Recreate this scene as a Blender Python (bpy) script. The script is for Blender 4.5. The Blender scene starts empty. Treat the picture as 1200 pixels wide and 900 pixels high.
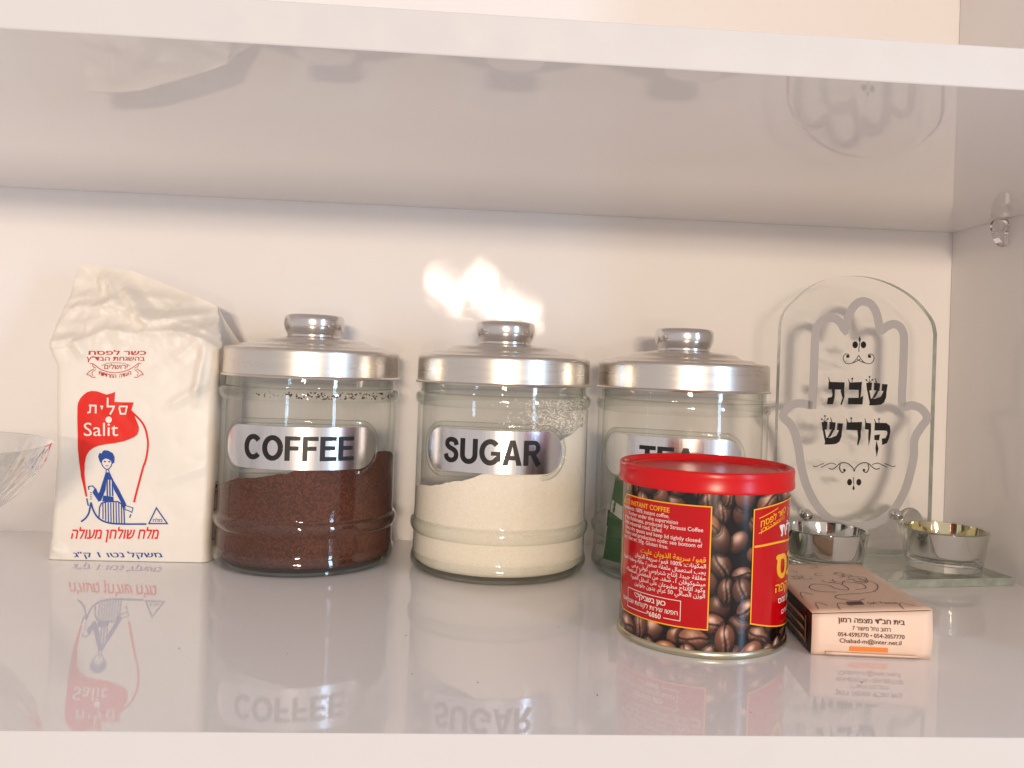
import bpy, bmesh, math, random
import numpy as np
from mathutils import Vector, noise
from mathutils.bvhtree import BVHTree
from mathutils.geometry import tessellate_polygon

random.seed(7)
SC = bpy.context.scene
COL = SC.collection

# ------------------------------------------------------------------ camera
# solved from the shelf edges in the photograph (1200 x 900 pixel frame)
CF = 1039.416
CAM = np.array([0.0, -0.29554, 0.1251])
YAW, PITCH, ROLL = 0.07073, 0.00916, 0.03677
PX, PY = 600 + 32.638, 450 - 38.507
D, H, T, XR = 0.30899, 0.225, 0.0146, 0.33214      # shelf depth, clear height, board, right side


def cam_axes():
    f = np.array([math.sin(YAW) * math.cos(PITCH), math.cos(YAW) * math.cos(PITCH), math.sin(PITCH)])
    r = np.array([math.cos(YAW), -math.sin(YAW), 0.0])
    u = np.cross(r, f)
    c, s = math.cos(ROLL), math.sin(ROLL)
    return c * r + s * u, -s * r + c * u, f


CR, CU, CFW = cam_axes()
cam_data = bpy.data.cameras.new('camera')
cam = bpy.data.objects.new('camera', cam_data)
COL.objects.link(cam)
cam_data.sensor_fit = 'HORIZONTAL'
cam_data.sensor_width = 36.0
cam_data.lens = CF / 1200 * 36.0
cam_data.shift_x = -(PX - 600) / 1200
cam_data.shift_y = (PY - 450) / 1200
cam_data.clip_start = 0.01
cam_data.clip_end = 50
from mathutils import Matrix
cam.matrix_world = Matrix(((CR[0], CU[0], -CFW[0], CAM[0]), (CR[1], CU[1], -CFW[1], CAM[1]),
                           (CR[2], CU[2], -CFW[2], CAM[2]), (0, 0, 0, 1)))
SC.camera = cam


def ray(x, y):
    d = (x - PX) / CF * CR - (y - PY) / CF * CU + CFW
    return d / np.linalg.norm(d)


def on_plane(x, y, P, N):
    d = ray(x, y)
    P, N = np.array(P), np.array(N)
    return CAM + d * (np.dot(P - CAM, N) / np.dot(d, N))


# ------------------------------------------------------------------ light
world = bpy.data.worlds.new('World')
SC.world = world
world.use_nodes = True
world.node_tree.nodes['Background'].inputs[0].default_value = (1.0, 0.905, 0.875, 1)
world.node_tree.nodes['Background'].inputs[1].default_value = 0.57
SC.view_settings.view_transform = 'Standard'
SC.view_settings.look = 'None'
SC.view_settings.exposure = 0.17
SC.view_settings.gamma = 1.0
SC.cycles.use_denoising = True
SC.cycles.max_bounces = 14
SC.cycles.diffuse_bounces = 6
SC.cycles.glossy_bounces = 8
SC.cycles.transmission_bounces = 14
SC.cycles.transparent_max_bounces = 40
SC.cycles.blur_glossy = 0.5
SC.cycles.sample_clamp_indirect = 6.0


def area_lamp(name, loc, target, size, size_y, power, color, shape='DISK'):
    l = bpy.data.lights.new(name, 'AREA')
    l.shape = shape
    l.size = size
    if shape in ('RECTANGLE', 'ELLIPSE'):
        l.size_y = size_y
    l.energy = power
    l.color = color
    o = bpy.data.objects.new(name, l)
    COL.objects.link(o)
    o.location = loc
    o.rotation_euler = (Vector(target) - Vector(loc)).to_track_quat('-Z', 'Y').to_euler()
    return o


# the room lamp: its mirror image on the glossy back panel tells its direction
WARM = (1.0, 0.80, 0.605)
LAMP_Y = -3.0
for gx, gy, sz, pw in ((512, 332, 0.075, 5.0), (534, 349, 0.085, 6.5), (564, 334, 0.13, 12.0), (574, 362, 0.07, 5.0), (598, 365, 0.10, 8.0), (622, 371, 0.07, 5.0)):
    dv = ray(gx, gy)
    run = (2 * D - CAM[1] - LAMP_Y)                 # path: camera, back panel, lamp
    area_lamp('room_lamp', (dv[0] / dv[1] * run, LAMP_Y, CAM[2] + dv[2] / dv[1] * run), (0.03, D, 0.10), sz, sz, pw, WARM)
area_lamp('low_lamp', (0.10, LAMP_Y, -0.19), (0.03, D, 0.10), 0.05, 0.05, 4.0, WARM)
# the window far to the right behind the camera
area_lamp('window_daylight', (1.75, -1.75, 0.45), (0.05, 0.2, 0.1), 0.20, 1.4, 17.0, (0.48, 0.72, 1.0), 'RECTANGLE')


# ------------------------------------------------------------------ materials
def lin(c):
    c = c / 255.0
    return c / 12.92 if c <= 0.04045 else ((c + 0.055) / 1.055) ** 2.4


def srgb(r, g, b):
    return (lin(r), lin(g), lin(b), 1.0)


def mat_new(name):
    m = bpy.data.materials.new(name)
    m.use_nodes = True
    nt = m.node_tree
    return m, nt, nt.nodes['Principled BSDF'], nt.nodes['Material Output']


def coords(nt, scale=(1, 1, 1), which='Object'):
    tc = nt.nodes.new('ShaderNodeTexCoord')
    mp = nt.nodes.new('ShaderNodeMapping')
    mp.inputs['Scale'].default_value = scale
    nt.links.new(tc.outputs[which], mp.inputs['Vector'])
    return mp.outputs['Vector']


def add_noise(nt, vec, scale, detail=3.0, rough=0.55):
    n = nt.nodes.new('ShaderNodeTexNoise')
    n.inputs['Scale'].default_value = scale
    n.inputs['Detail'].default_value = detail
    n.inputs['Roughness'].default_value = rough
    nt.links.new(vec, n.inputs['Vector'])
    return n.outputs['Fac']


def add_bump(nt, bsdf, fac, dist, strength=1.0):
    b = nt.nodes.new('ShaderNodeBump')
    b.inputs['Distance'].default_value = dist
    b.inputs['Strength'].default_value = strength
    nt.links.new(fac, b.inputs['Height'])
    nt.links.new(b.outputs['Normal'], bsdf.inputs['Normal'])
    return b


def ramp_color(nt, fac, stops):
    r = nt.nodes.new('ShaderNodeValToRGB')
    e = r.color_ramp.elements
    e[0].position, e[0].color = stops[0]
    e[1].position, e[1].color = stops[-1]
    for p, c in stops[1:-1]:
        x = e.new(p)
        x.color = c
    nt.links.new(fac, r.inputs['Fac'])
    return r.outputs['Color']


def simple(name, col, rough=0.5, metal=0.0, spec=0.5, var=0.06, vscale=40, bump=0.0, bscale=400, coat=0.0):
    m, nt, b, out = mat_new(name)
    v = coords(nt)
    f = add_noise(nt, v, vscale)
    lo = tuple(c * (1 - var) for c in col[:3]) + (1,)
    hi = tuple(min(1, c * (1 + var)) for c in col[:3]) + (1,)
    nt.links.new(ramp_color(nt, f, [(0.3, lo), (0.7, hi)]), b.inputs['Base Color'])
    b.inputs['Roughness'].default_value = rough
    b.inputs['Metallic'].default_value = metal
    b.inputs['Specular IOR Level'].default_value = spec
    b.inputs['Coat Weight'].default_value = coat
    b.inputs['Coat Roughness'].default_value = 0.06
    if bump:
        add_bump(nt, b, add_noise(nt, v, bscale, 4), bump)
    return m


def laminate(name, rough=0.014, peel=0.000005, peelscale=(120, 120, 260), col=(0.875, 0.85, 0.842), detail=3, fine=False):
    m, nt, b, out = mat_new(name)
    v = coords(nt)
    f = add_noise(nt, v, 6.0, 4)
    nt.links.new(ramp_color(nt, f, [(0.3, tuple(c * 0.975 for c in col) + (1,)), (0.7, tuple(c * 1.02 for c in col) + (1,))]),
                 b.inputs['Base Color'])
    f2 = add_noise(nt, v, 22.0, 6, 0.65)
    mr = nt.nodes.new('ShaderNodeMapRange')
    mr.inputs['From Min'].default_value = 0.35
    mr.inputs['From Max'].default_value = 0.75
    mr.inputs['To Min'].default_value = rough
    mr.inputs['To Max'].default_value = rough * (1.3 if fine else 4.0)
    nt.links.new(f2, mr.inputs['Value'])
    nt.links.new(mr.outputs['Result'], b.inputs['Roughness'])
    b.inputs['IOR'].default_value = 1.5
    bp = add_bump(nt, b, add_noise(nt, coords(nt, peelscale), 1.0, detail, 0.62), peel)
    if fine:
        b2 = nt.nodes.new('ShaderNodeBump')
        b2.inputs['Distance'].default_value = 0.0000105
        nt.links.new(add_noise(nt, coords(nt, (190, 190, 1300)), 1.0, 3, 0.6), b2.inputs['Height'])
        nt.links.new(bp.outputs['Normal'], b2.inputs['Normal'])
        nt.links.new(b2.outputs['Normal'], b.inputs['Normal'])
    return m


M = {}
M['laminate'] = laminate('white_gloss_laminate')
M['back'] = laminate('white_gloss_back_panel', 0.008, 0.000034, (80, 80, 210), detail=4, fine=True)
M['back'].node_tree.nodes['Principled BSDF'].inputs['Specular IOR Level'].default_value = 0.075
M['edge'] = laminate('white_edge_band', 0.28, 0.00001, col=(0.645, 0.622, 0.613))


def thin_glass(name, tint=(0.991, 0.993, 0.987), edge=(0.26, 0.32, 0.26), refl=0.85, power=7.5, rough=0.0):
    m, nt, b, out = mat_new(name)
    nt.nodes.remove(b)
    lw = nt.nodes.new('ShaderNodeLayerWeight')
    lw.inputs['Blend'].default_value = 0.5
    pw = nt.nodes.new('ShaderNodeMath')
    pw.operation = 'POWER'
    pw.inputs[1].default_value = power
    nt.links.new(lw.outputs['Facing'], pw.inputs[0])
    mix = nt.nodes.new('ShaderNodeMixRGB')
    mix.inputs[1].default_value = tint + (1,)
    mix.inputs[2].default_value = edge + (1,)
    nt.links.new(pw.outputs[0], mix.inputs[0])
    tr = nt.nodes.new('ShaderNodeBsdfTransparent')
    nt.links.new(mix.outputs[0], tr.inputs['Color'])
    gl = nt.nodes.new('ShaderNodeBsdfGlossy')
    gl.inputs['Roughness'].default_value = rough
    gl.inputs['Color'].default_value = (1, 1, 1, 1)
    p5 = nt.nodes.new('ShaderNodeMath')
    p5.operation = 'POWER'
    p5.inputs[1].default_value = 5.0
    nt.links.new(lw.outputs['Facing'], p5.inputs[0])
    mul = nt.nodes.new('ShaderNodeMath')
    mul.operation = 'MULTIPLY_ADD'
    mul.use_clamp = True
    mul.inputs[1].default_value = 0.75 * refl
    mul.inputs[2].default_value = 0.042 * refl
    nt.links.new(p5.outputs[0], mul.inputs[0])
    bp = nt.nodes.new('ShaderNodeBump')
    bp.inputs['Distance'].default_value = 0.00013
    nt.links.new(add_noise(nt, coords(nt, (28, 28, 12)), 1.0, 2), bp.inputs['Height'])
    nt.links.new(bp.outputs['Normal'], gl.inputs['Normal'])
    ms = nt.nodes.new('ShaderNodeMixShader')
    nt.links.new(mul.outputs[0], ms.inputs[0])
    nt.links.new(tr.outputs[0], ms.inputs[1])
    nt.links.new(gl.outputs[0], ms.inputs[2])
    nt.links.new(ms.outputs[0], out.inputs['Surface'])
    return m


def real_glass(name, col=(0.97, 0.985, 0.97), ior=1.48, rough=0.0):
    m, nt, b, out = mat_new(name)
    b.inputs['Base Color'].default_value = col + (1,)
    b.inputs['Transmission Weight'].default_value = 1.0
    b.inputs['IOR'].default_value = ior
    v = coords(nt)
    mr = nt.nodes.new('ShaderNodeMapRange')
    mr.inputs['To Min'].default_value = rough
    mr.inputs['To Max'].default_value = rough + 0.02
    nt.links.new(add_noise(nt, v, 60), mr.inputs['Value'])
    nt.links.new(mr.outputs['Result'], b.inputs['Roughness'])
    return m


M['jar_glass'] = thin_glass('jar_glass')
M['bead_glass'] = thin_glass('glass_bead', (0.95, 0.96, 0.945), (0.55, 0.60, 0.55), 1.5, 1.8)
M['pane_glass'] = thin_glass('pane_glass', (0.991, 0.994, 0.988), (0.80, 0.86, 0.80), 1.0, 5.0)
M['glass'] = real_glass('solid_clear_glass')
M['crystal'] = thin_glass('crystal_glass', (0.985, 0.987, 0.985), (0.60, 0.62, 0.61), 2.2, 2.5)
M['cup_glass'] = thin_glass('cup_glass', (0.97, 0.975, 0.968), (0.55, 0.60, 0.54), 1.4, 3.0)
M['clear_plastic'] = real_glass('clear_plastic', (0.93, 0.91, 0.92), 1.46, 0.03)
M['glass_edge'] = simple('green_glass_edge', (0.46, 0.53, 0.48, 1), 0.12, 0, 0.5, 0.25, 90)
M['glass_edge'].node_tree.nodes['Principled BSDF'].inputs['Transmission Weight'].default_value = 0.45


def brushed(name, col, rough, scale, amount=0.1, bump=0.000004, metal=1.0):
    m, nt, b, out = mat_new(name)
    v = coords(nt, scale)
    f = add_noise(nt, v, 1.0, 5, 0.7)
    nt.links.new(ramp_color(nt, f, [(0.25, tuple(c * (1 - amount) for c in col) + (1,)), (0.75, col + (1,))]), b.inputs['Base Color'])
    b.inputs['Metallic'].default_value = metal
    mr = nt.nodes.new('ShaderNodeMapRange')
    mr.inputs['To Min'].default_value = rough * 0.75
    mr.inputs['To Max'].default_value = rough * 1.35
    nt.links.new(f, mr.inputs['Value'])
    nt.links.new(mr.outputs['Result'], b.inputs['Roughness'])
    if bump:
        add_bump(nt, b, f, bump)
    return m


M['lid'] = brushed('brushed_aluminium_lid', (0.75, 0.71, 0.655), 0.28, (25, 25, 420), 0.05, 0.0000008)
M['knob'] = brushed('polished_aluminium_knob', (0.72, 0.70, 0.69), 0.17, (40, 40, 300), 0.05, 0.0000005)
M['plate'] = brushed('brushed_label_plate', (0.80, 0.79, 0.80), 0.2, (700, 700, 25), 0.10)
M['tin_rim'] = brushed('gold_lacquered_tin_rim', (0.60, 0.55, 0.40), 0.28, (60, 60, 400), 0.15)
M['silver'] = brushed('silver_mirror_lining', (0.86, 0.85, 0.82), 0.05, (40, 40, 90), 0.08, 0)
M['reflection_tint'] = brushed('yellow_reflection_tint_lining', (0.88, 0.80, 0.52), 0.05, (40, 40, 90), 0.08, 0)  # gold tint puts yellow lamp reflections into the lining colour
M['chrome'] = brushed('chrome_pin', (0.80, 0.80, 0.78), 0.08, (90, 90, 90), 0.06, 0)
M['black'] = simple('black_print', srgb(16, 14, 14), 0.4)
M['coffee'] = None
M['bag'] = None


def grains(name, stops, scale, bump, rough=0.75, big=18):
    m, nt, b, out = mat_new(name)
    v = coords(nt)
    vo = nt.nodes.new('ShaderNodeTexVoronoi')
    vo.inputs['Scale'].default_value = scale
    nt.links.new(v, vo.inputs['Vector'])
    sep = nt.nodes.new('ShaderNodeSeparateColor')
    nt.links.new(vo.outputs['Color'], sep.inputs[0])
    mx = nt.nodes.new('ShaderNodeMath')
    mx.operation = 'MULTIPLY_ADD'
    mx.inputs[1].default_value = 0.45
    nt.links.new(sep.outputs[0], mx.inputs[0])
    s2 = nt.nodes.new('ShaderNodeMath')
    s2.operation = 'MULTIPLY'
    s2.inputs[1].default_value = 0.55
    nt.links.new(add_noise(nt, v, big, 5), s2.inputs[0])
    nt.links.new(s2.outputs[0], mx.inputs[2])
    nt.links.new(ramp_color(nt, mx.outputs[0], stops), b.inputs['Base Color'])
    b.inputs['Roughness'].default_value = rough
    add_bump(nt, b, vo.outputs['Distance'], bump, 0.8)
    return m


M['coffee'] = grains('ground_coffee', [(0.15, srgb(50, 18, 6)), (0.5, srgb(78, 34, 14)), (0.85, srgb(112, 60, 30))], 1150, 0.0005, 0.8, 26)
M['sugar'] = grains('white_sugar', [(0.15, srgb(242, 232, 210)), (0.5, srgb(246, 239, 224)), (0.85, srgb(252, 247, 236))], 1700, 0.0003, 0.45)
M['bag'] = simple('white_coated_paper', srgb(238, 231, 220), 0.42, 0, 0.45, 0.02, 30, 0.00006, 140)
_b = M['bag'].node_tree.nodes['Principled BSDF']
_b.inputs['Subsurface Weight'].default_value = 0.15
_b.inputs['Subsurface Radius'].default_value = (0.004, 0.003, 0.002)
_b.inputs['Subsurface Scale'].default_value = 1.0
M['red_ink'] = simple('red_ink', srgb(226, 30, 14), 0.42, var=0.05)
M['blue_ink'] = simple('blue_ink', srgb(18, 66, 150), 0.42, var=0.06)
M['stamp_ink'] = simple('dark_red_ink', srgb(190, 40, 34), 0.45)
M['paper_white_ink'] = simple('unprinted_paper', srgb(240, 232, 220), 0.42)
M['red_plastic'] = simple('red_plastic_lid', srgb(204, 10, 16), 0.26, 0, 0.35, 0.04, 25, 0.00001, 300)
M['red_label'] = simple('red_label_print', srgb(184, 4, 14), 0.14, 0, 0.4, 0.05, 30)
M['yellow_ink'] = simple('yellow_ink', srgb(244, 176, 40), 0.2)
M['white_ink'] = simple('white_ink', srgb(240, 226, 218), 0.25)
M['carton'] = simple('peach_carton', srgb(232, 203, 181), 0.5, 0, 0.4, 0.03, 60, 0.00002, 500)
M['carton_top'] = simple('darker_tan_carton_top', srgb(214, 182, 158), 0.45, 0, 0.4, 0.05, 60, 0.00003, 300)  # tan base of the top panel, darker than the front flap
M['carton_dark'] = simple('dark_brown_carton_side', srgb(40, 14, 12), 0.35, 0, 0.4, 0.15, 60)
M['carton_ink'] = simple('brown_ink', srgb(74, 40, 36), 0.5)
M['orange_ink'] = simple('orange_ink', srgb(240, 132, 48), 0.5)
M['cream_ink'] = simple('cream_ink', srgb(214, 170, 120), 0.5)
M['frost'] = simple('grey_frosted_paint', srgb(178, 177, 180), 0.5, 0, 0.4, 0.03, 60)
M['tea_green'] = simple('green_sachet', srgb(46, 98, 46), 0.35, 0, 0.5, 0.3, 90, 0.0002, 120)
M['tea_white'] = simple('white_sachet', srgb(222, 216, 200), 0.45, 0, 0.5, 0.06, 60, 0.0002, 120)
M['tea_dark'] = simple('dark_sachet', srgb(30, 34, 30), 0.35, 0, 0.5, 0.3, 90, 0.0002, 120)


# ------------------------------------------------------------------ helpers
def link(o, parent=None):
    COL.objects.link(o)
    if parent:
        o.parent = parent
    return o


def tag(o, label=None, cat=None, group=None, kind=None):
    if label:
        o['label'] = label
    if cat:
        o['category'] = cat
    if group:
        o['group'] = group
    if kind:
        o['kind'] = kind
    return o


def thing(name, loc, label, cat, rz=0.0, group=None):
    o = bpy.data.objects.new(name, None)
    o.empty_display_size = 0.01
    o.location = loc
    o.rotation_euler = (0, 0, rz)
    COL.objects.link(o)
    return tag(o, label, cat, group)


def mesh_obj(name, verts, faces, mat, parent=None, smooth=False, auto=None):
    me = bpy.data.meshes.new(name)
    me.from_pydata([tuple(map(float, v)) for v in verts], [], faces)
    me.update()
    if isinstance(mat, (list, tuple)):
        for m in mat:
            me.materials.append(m)
    else:
        me.materials.append(mat)
    if smooth:
        me.shade_smooth()
    o = bpy.data.objects.new(name, me)
    link(o, parent)
    if auto:
        bm = bmesh.new()
        bm.from_mesh(me)
        for e in bm.edges:
            e.smooth = len(e.link_faces) == 2 and e.calc_face_angle(0) < math.radians(auto)
        bm.to_mesh(me)
        bm.free()
    return o


def box_mesh(lo, hi, bevel=0.0):
    bm = bmesh.new()
    bmesh.ops.create_cube(bm, size=1.0)
    for v in bm.verts:
        v.co = Vector([lo[i] + (v.co[i] + 0.5) * (hi[i] - lo[i]) for i in range(3)])
    if bevel:
        bmesh.ops.bevel(bm, geom=bm.edges[:], offset=bevel, segments=2, affect='EDGES', profile=0.5)
    return bm


def bm_obj(name, bm, mat, parent=None, smooth=False):
    me = bpy.data.meshes.new(name)
    bm.normal_update()
    bm.to_mesh(me)
    bm.free()
    for m in (mat if isinstance(mat, (list, tuple)) else [mat]):
        me.materials.append(m)
    if smooth:
        me.shade_smooth()
    return link(bpy.data.objects.new(name, me), parent)


def lathe(name, prof, mat, parent=None, n=128, auto=35, closed=False, mod=None):
    """prof: list of (r, z); closed joins last to first (solid ring shell)"""
    verts, faces, rows = [], [], []
    for r, z in prof:
        if r < 1e-6:
            rows.append([len(verts)])
            verts.append((0, 0, z))
        else:
            row = []
            for k in range(n):
                a = 2 * math.pi * k / n
                rr, zz = (r, z) if mod is None else mod(r, z, a)
                row.append(len(verts))
                verts.append((rr * math.cos(a), rr * math.sin(a), zz))
            rows.append(row)
    pairs = list(zip(rows[:-1], rows[1:]))
    if closed:
        pairs.append((rows[-1], rows[0]))
    for A, B in pairs:
        if len(A) == 1 and len(B) == 1:
            continue
        for k in range(n):
            k2 = (k + 1) % n
            if len(A) == 1:
                faces.append((A[0], B[k2], B[k]))
            elif len(B) == 1:
                faces.append((A[k], A[k2], B[0]))
            else:
                faces.append((A[k], A[k2], B[k2], B[k]))
    return mesh_obj(name, verts, faces, mat, parent, True, auto)


def smooth_profile(pts, sub=4):
    """Catmull-Rom through 2D points"""
    out = []
    P = [np.array(q, float) for q in pts]
    for i in range(len(P) - 1):
        p0 = P[i - 1] if i else 2 * P[0] - P[1]
        p1, p2 = P[i], P[i + 1]
        p3 = P[i + 2] if i + 2 < len(P) else 2 * P[-1] - P[-2]
        for k in range(sub):
            t = k / sub
            out.append(0.5 * (2 * p1 + (p2 - p0) * t + (2 * p0 - 5 * p1 + 4 * p2 - p3) * t * t + (3 * p1 - p0 - 3 * p2 + p3) * t ** 3))
    out.append(P[-1])
    return [tuple(q) for q in out]


class Flat:
    """2D print: filled shapes, strokes and lettering, mapped on a surface later"""

    def __init__(self):
        self.v, self.f, self.n = [], [], 0

    def lay(self):
        self.n += 1
        return self.n * 3e-6

    def poly(self, pts):
        b = len(self.v)
        z = self.lay()
        self.v += [(p[0], p[1], z) for p in pts]
        for t in tessellate_polygon([[Vector((p[0], p[1], 0)) for p in pts]]):
            self.f.append(tuple(b + i for i in t))
        return self

    def disc(self, x, y, r, ry=None, n=16):
        ry = ry or r
        return self.poly([(x + r * math.cos(2 * math.pi * k / n), y + ry * math.sin(2 * math.pi * k / n)) for k in range(n)])

    def stroke(self, pts, w, closed=False, w_end=None, sub=0):
        if sub:
            pts = smooth_profile(pts, sub)
        P = [np.array(p, float) for p in pts]
        n = len(P)
        b = len(self.v)
        z = self.lay()
        for i in range(n):
            a = P[i - 1] if (i or closed) else P[0]
            c = P[(i + 1) % n] if (i < n - 1 or closed) else P[-1]
            d1 = P[i] - a
            d2 = c - P[i]
            d1 = d1 / (np.linalg.norm(d1) + 1e-12)
            d2 = d2 / (np.linalg.norm(d2) + 1e-12)
            t = d1 + d2
            t = t / (np.linalg.norm(t) + 1e-12)
            nn = np.array([-t[1], t[0]])
            cs = max(0.45, abs(np.dot(nn, np.array([-d2[1], d2[0]]))) if np.linalg.norm(d2) else 1)
            ww = w if w_end is None else w + (w_end - w) * i / max(1, n - 1)
            o = nn * ww / 2 / cs
            self.v += [tuple(P[i] + o) + (z,), tuple(P[i] - o) + (z,)]
        m = n if closed else n - 1
        for i in range(m):
            j = (i + 1) % n
            self.f.append((b + 2 * i, b + 2 * j, b + 2 * j + 1, b + 2 * i + 1))
        return self

    def text(self, s, x0, x1, y0, y1, bold=0.0, shear=0.0):
        """fit the lettering into the rectangle x0..x1, y0..y1 (y0 = bottom)"""
        vs, fs = text_mesh(s, shear)
        V = np.array(vs)
        lo, hi = V.min(0), V.max(0)
        sx, sy = (x1 - x0) / (hi[0] - lo[0]), (y1 - y0) / (hi[1] - lo[1])
        self.put(np.stack([x0 + (V[:, 0] - lo[0]) * sx, y0 + (V[:, 1] - lo[1]) * sy], 1), fs, bold * sx, bold * sy)
        return self

    def put(self, V, fs, bx, by):
        for ox, oy in ((0, 0), (-bx, 0), (bx, 0), (0, by * 0.6), (0, -by * 0.6)) if bx else ((0, 0),):
            b = len(self.v)
            z = self.lay()
            self.v += [(p[0] + ox, p[1] + oy, z) for p in V]
            self.f += [tuple(b + i for i in f) for f in fs]

    def line(self, s, x, y, size, bold=0.0, align='L', shear=0.0, slope=0.0):
        vs, fs = text_mesh(s, shear)
        V = np.array(vs) * size
        w0, w1 = V[:, 0].min(), V[:, 0].max()
        off = x - w0 if align == 'L' else (x - w1 if align == 'R' else x - (w0 + w1) / 2)
        self.put(np.stack([V[:, 0] + off, V[:, 1] + y + (V[:, 0] - w0) * slope], 1), fs, bold * size, bold * size)
        return self

    def caps(self, word, x0, x1, y0, y1):
        """bold grotesque capitals fitted into a rectangle"""
        def arc(cx, cy, rx, ry, a0, a1, n=18):
            return [(cx + rx * math.cos(math.radians(a0 + (a1 - a0) * k / n)), cy + ry * math.sin(math.radians(a0 + (a1 - a0) * k / n))) for k in range(n + 1)]
        H_, V_ = 0.17, 0.205
        G = {
            'E': (0.68, [([(.1, 0), (.1, 1)], V_), ([(.1, .915), (.66, .915)], H_), ([(.1, .53), (.61, .53)], H_), ([(.1, .085), (.68, .085)], H_)]),
            'F': (0.62, [([(.1, 0), (.1, 1)], V_), ([(.1, .915), (.62, .915)], H_), ([(.1, .51), (.55, .51)], H_)]),
            'T': (0.70, [([(.35, 0), (.35, .9)], V_), ([(0, .915), (.70, .915)], H_)]),
            'O': (0.88, [(arc(.44, .5, .335, .42, 0, 360, 36), 0.205)]),
            'C': (0.80, [(arc(.44, .5, .335, .42, 42, 318, 30), 0.205)]),
            'G': (0.88, [(arc(.44, .5, .335, .42, 42, 330, 30), 0.205), ([(.47, .45), (.85, .45)], 0.16), ([(.765, .50), (.765, .14)], 0.17)]),
            'U': (0.74, [([(.1, 1), (.1, .38)] + arc(.37, .36, .27, .275, 180, 360, 16) + [(.64, .38), (.64, 1)], 0.2)]),
            'S': (0.70, [(smooth_profile([(.60, .70), (.53, .86), (.35, .92), (.18, .86), (.13, .72), (.22, .61), (.40, .535), (.55, .44), (.59, .28), (.52, .14), (.34, .08), (.15, .15), (.08, .32)], 4), 0.19)]),
            'R': (0.74, [([(.1, 0), (.1, 1)], V_), ([(.1, .915), (.42, .915)] + arc(.42, .7075, .18, .2075, 90, -90, 12) + [(.1, .50)], H_), ([(.38, .47), (.64, 0)], 0.22)]),
        }
        adv, items = 0.0, []
        for ch in word:
            if ch == 'A':
                P = [[(0, 0), (.285, 1), (.39, 1), (.39, .76), (.215, 0)], [(.78, 0), (.495, 1), (.39, 1), (.39, .76), (.565, 0)], [(.24, .21), (.54, .21), (.49, .385), (.29, .385)]]
                items += [('p', [(x + adv - 0.03, y) for x, y in q], 0) for q in P]
                adv += 0.78 + 0.04
            else:
                w, st = G[ch]
                items += [('s', [(x + adv, y) for x, y in q], t) for q, t in st]
                adv += w + 0.075
        adv -= 0.075
        sx, sy = (x1 - x0) / adv, (y1 - y0)
        for k, q, t in items:
            b = len(self.v)
            if k == 'p':
                self.poly(q)
            else:
                self.stroke(q, t)
            self.v[b:] = [(x0 + x * sx, y0 + y * sy, z) for x, y, z in self.v[b:]]
        return self

    def build(self, name, mat, parent, mapper, cut=None):
        bm = bmesh.new()
        vs = [bm.verts.new(p) for p in self.v]
        for f in self.f:
            try:
                bm.faces.new([vs[i] for i in f])
            except ValueError:
                pass
        if cut:
            xs = [p[0] for p in self.v]
            ys = [p[1] for p in self.v]
            for axis, (lo, hi), st in ((0, (min(xs), max(xs)), cut[0]), (1, (min(ys), max(ys)), cut[1])):
                if not st:
                    continue
                k = math.ceil(lo / st)
                while k * st < hi:
                    co = Vector((k * st, 0, 0)) if axis == 0 else Vector((0, k * st, 0))
                    no = Vector((1, 0, 0)) if axis == 0 else Vector((0, 1, 0))
                    bmesh.ops.bisect_plane(bm, geom=bm.verts[:] + bm.edges[:] + bm.faces[:], plane_co=co, plane_no=no, dist=1e-9)
                    k += 1
        for v in bm.verts:
            v.co = Vector(mapper(v.co.x, v.co.y, v.co.z))
        return bm_obj(name, bm, mat, parent)


_tcache = {}


def text_mesh(s, shear=0.0):
    key = (s, shear)
    if key not in _tcache:
        cu = bpy.data.curves.new('lettering', 'FONT')
        cu.body = s
        cu.size = 1.0
        cu.shear = shear
        cu.resolution_u = 3
        ob = bpy.data.objects.new('lettering', cu)
        COL.objects.link(ob)
        dg = bpy.context.evaluated_depsgraph_get()
        ev = ob.evaluated_get(dg)
        me = ev.to_mesh()
        vs = [(v.co.x, v.co.y) for v in me.vertices]
        fs = [tuple(p.vertices) for p in me.polygons]
        ev.to_mesh_clear()
        bpy.data.objects.remove(ob)
        bpy.data.curves.remove(cu)
        _tcache[key] = (vs, fs)
    return _tcache[key]


def heb(s):
    """right-to-left line in visual order; digit and latin runs keep their order"""
    out, run = [], ''
    for ch in s[::-1]:
        if ch.isdigit() or (ch.isascii() and ch.isalpha()) or ch in '*%' or (ch in '-' and run):
            run = ch + run
        else:
            if run:
                out.append(run)
                run = ''
            out.append(ch)
    out.append(run)
    return ''.join(out)


import unicodedata
_forms = {}
for _cp in range(0xFE80, 0xFEF5):
    _nm = unicodedata.name(chr(_cp), '')
    _dc = unicodedata.decomposition(chr(_cp)).split()
    if len(_dc) == 2:
        _forms.setdefault(chr(int(_dc[1], 16)), {})[_dc[0].strip('<>')] = chr(_cp)


def arab(s):
    """join Arabic letters with their presentation forms, then visual order"""
    res = []
    for i, ch in enumerate(s):
        f = _forms.get(ch)
        if not f:
            res.append(ch)
            continue
        pv = _forms.get(s[i - 1], {}) if i else {}
        nx = _forms.get(s[i + 1], {}) if i + 1 < len(s) else {}
        jp = 'initial' in pv
        jn = 'initial' in f and ('final' in nx)
        k = 'medial' if jp and jn and 'medial' in f else 'final' if jp and 'final' in f else 'initial' if jn else 'isolated'
        res.append(f.get(k, ch))
    return heb(''.join(res))


def zz(x0, y0, s):
    """coordinates read off an enlarged detail -> photograph pixels"""
    return lambda pts: [(x0 + x / s, y0 + y / s) for x, y in pts]


# ------------------------------------------------------------------ the cabinet
XL = -0.62


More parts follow.
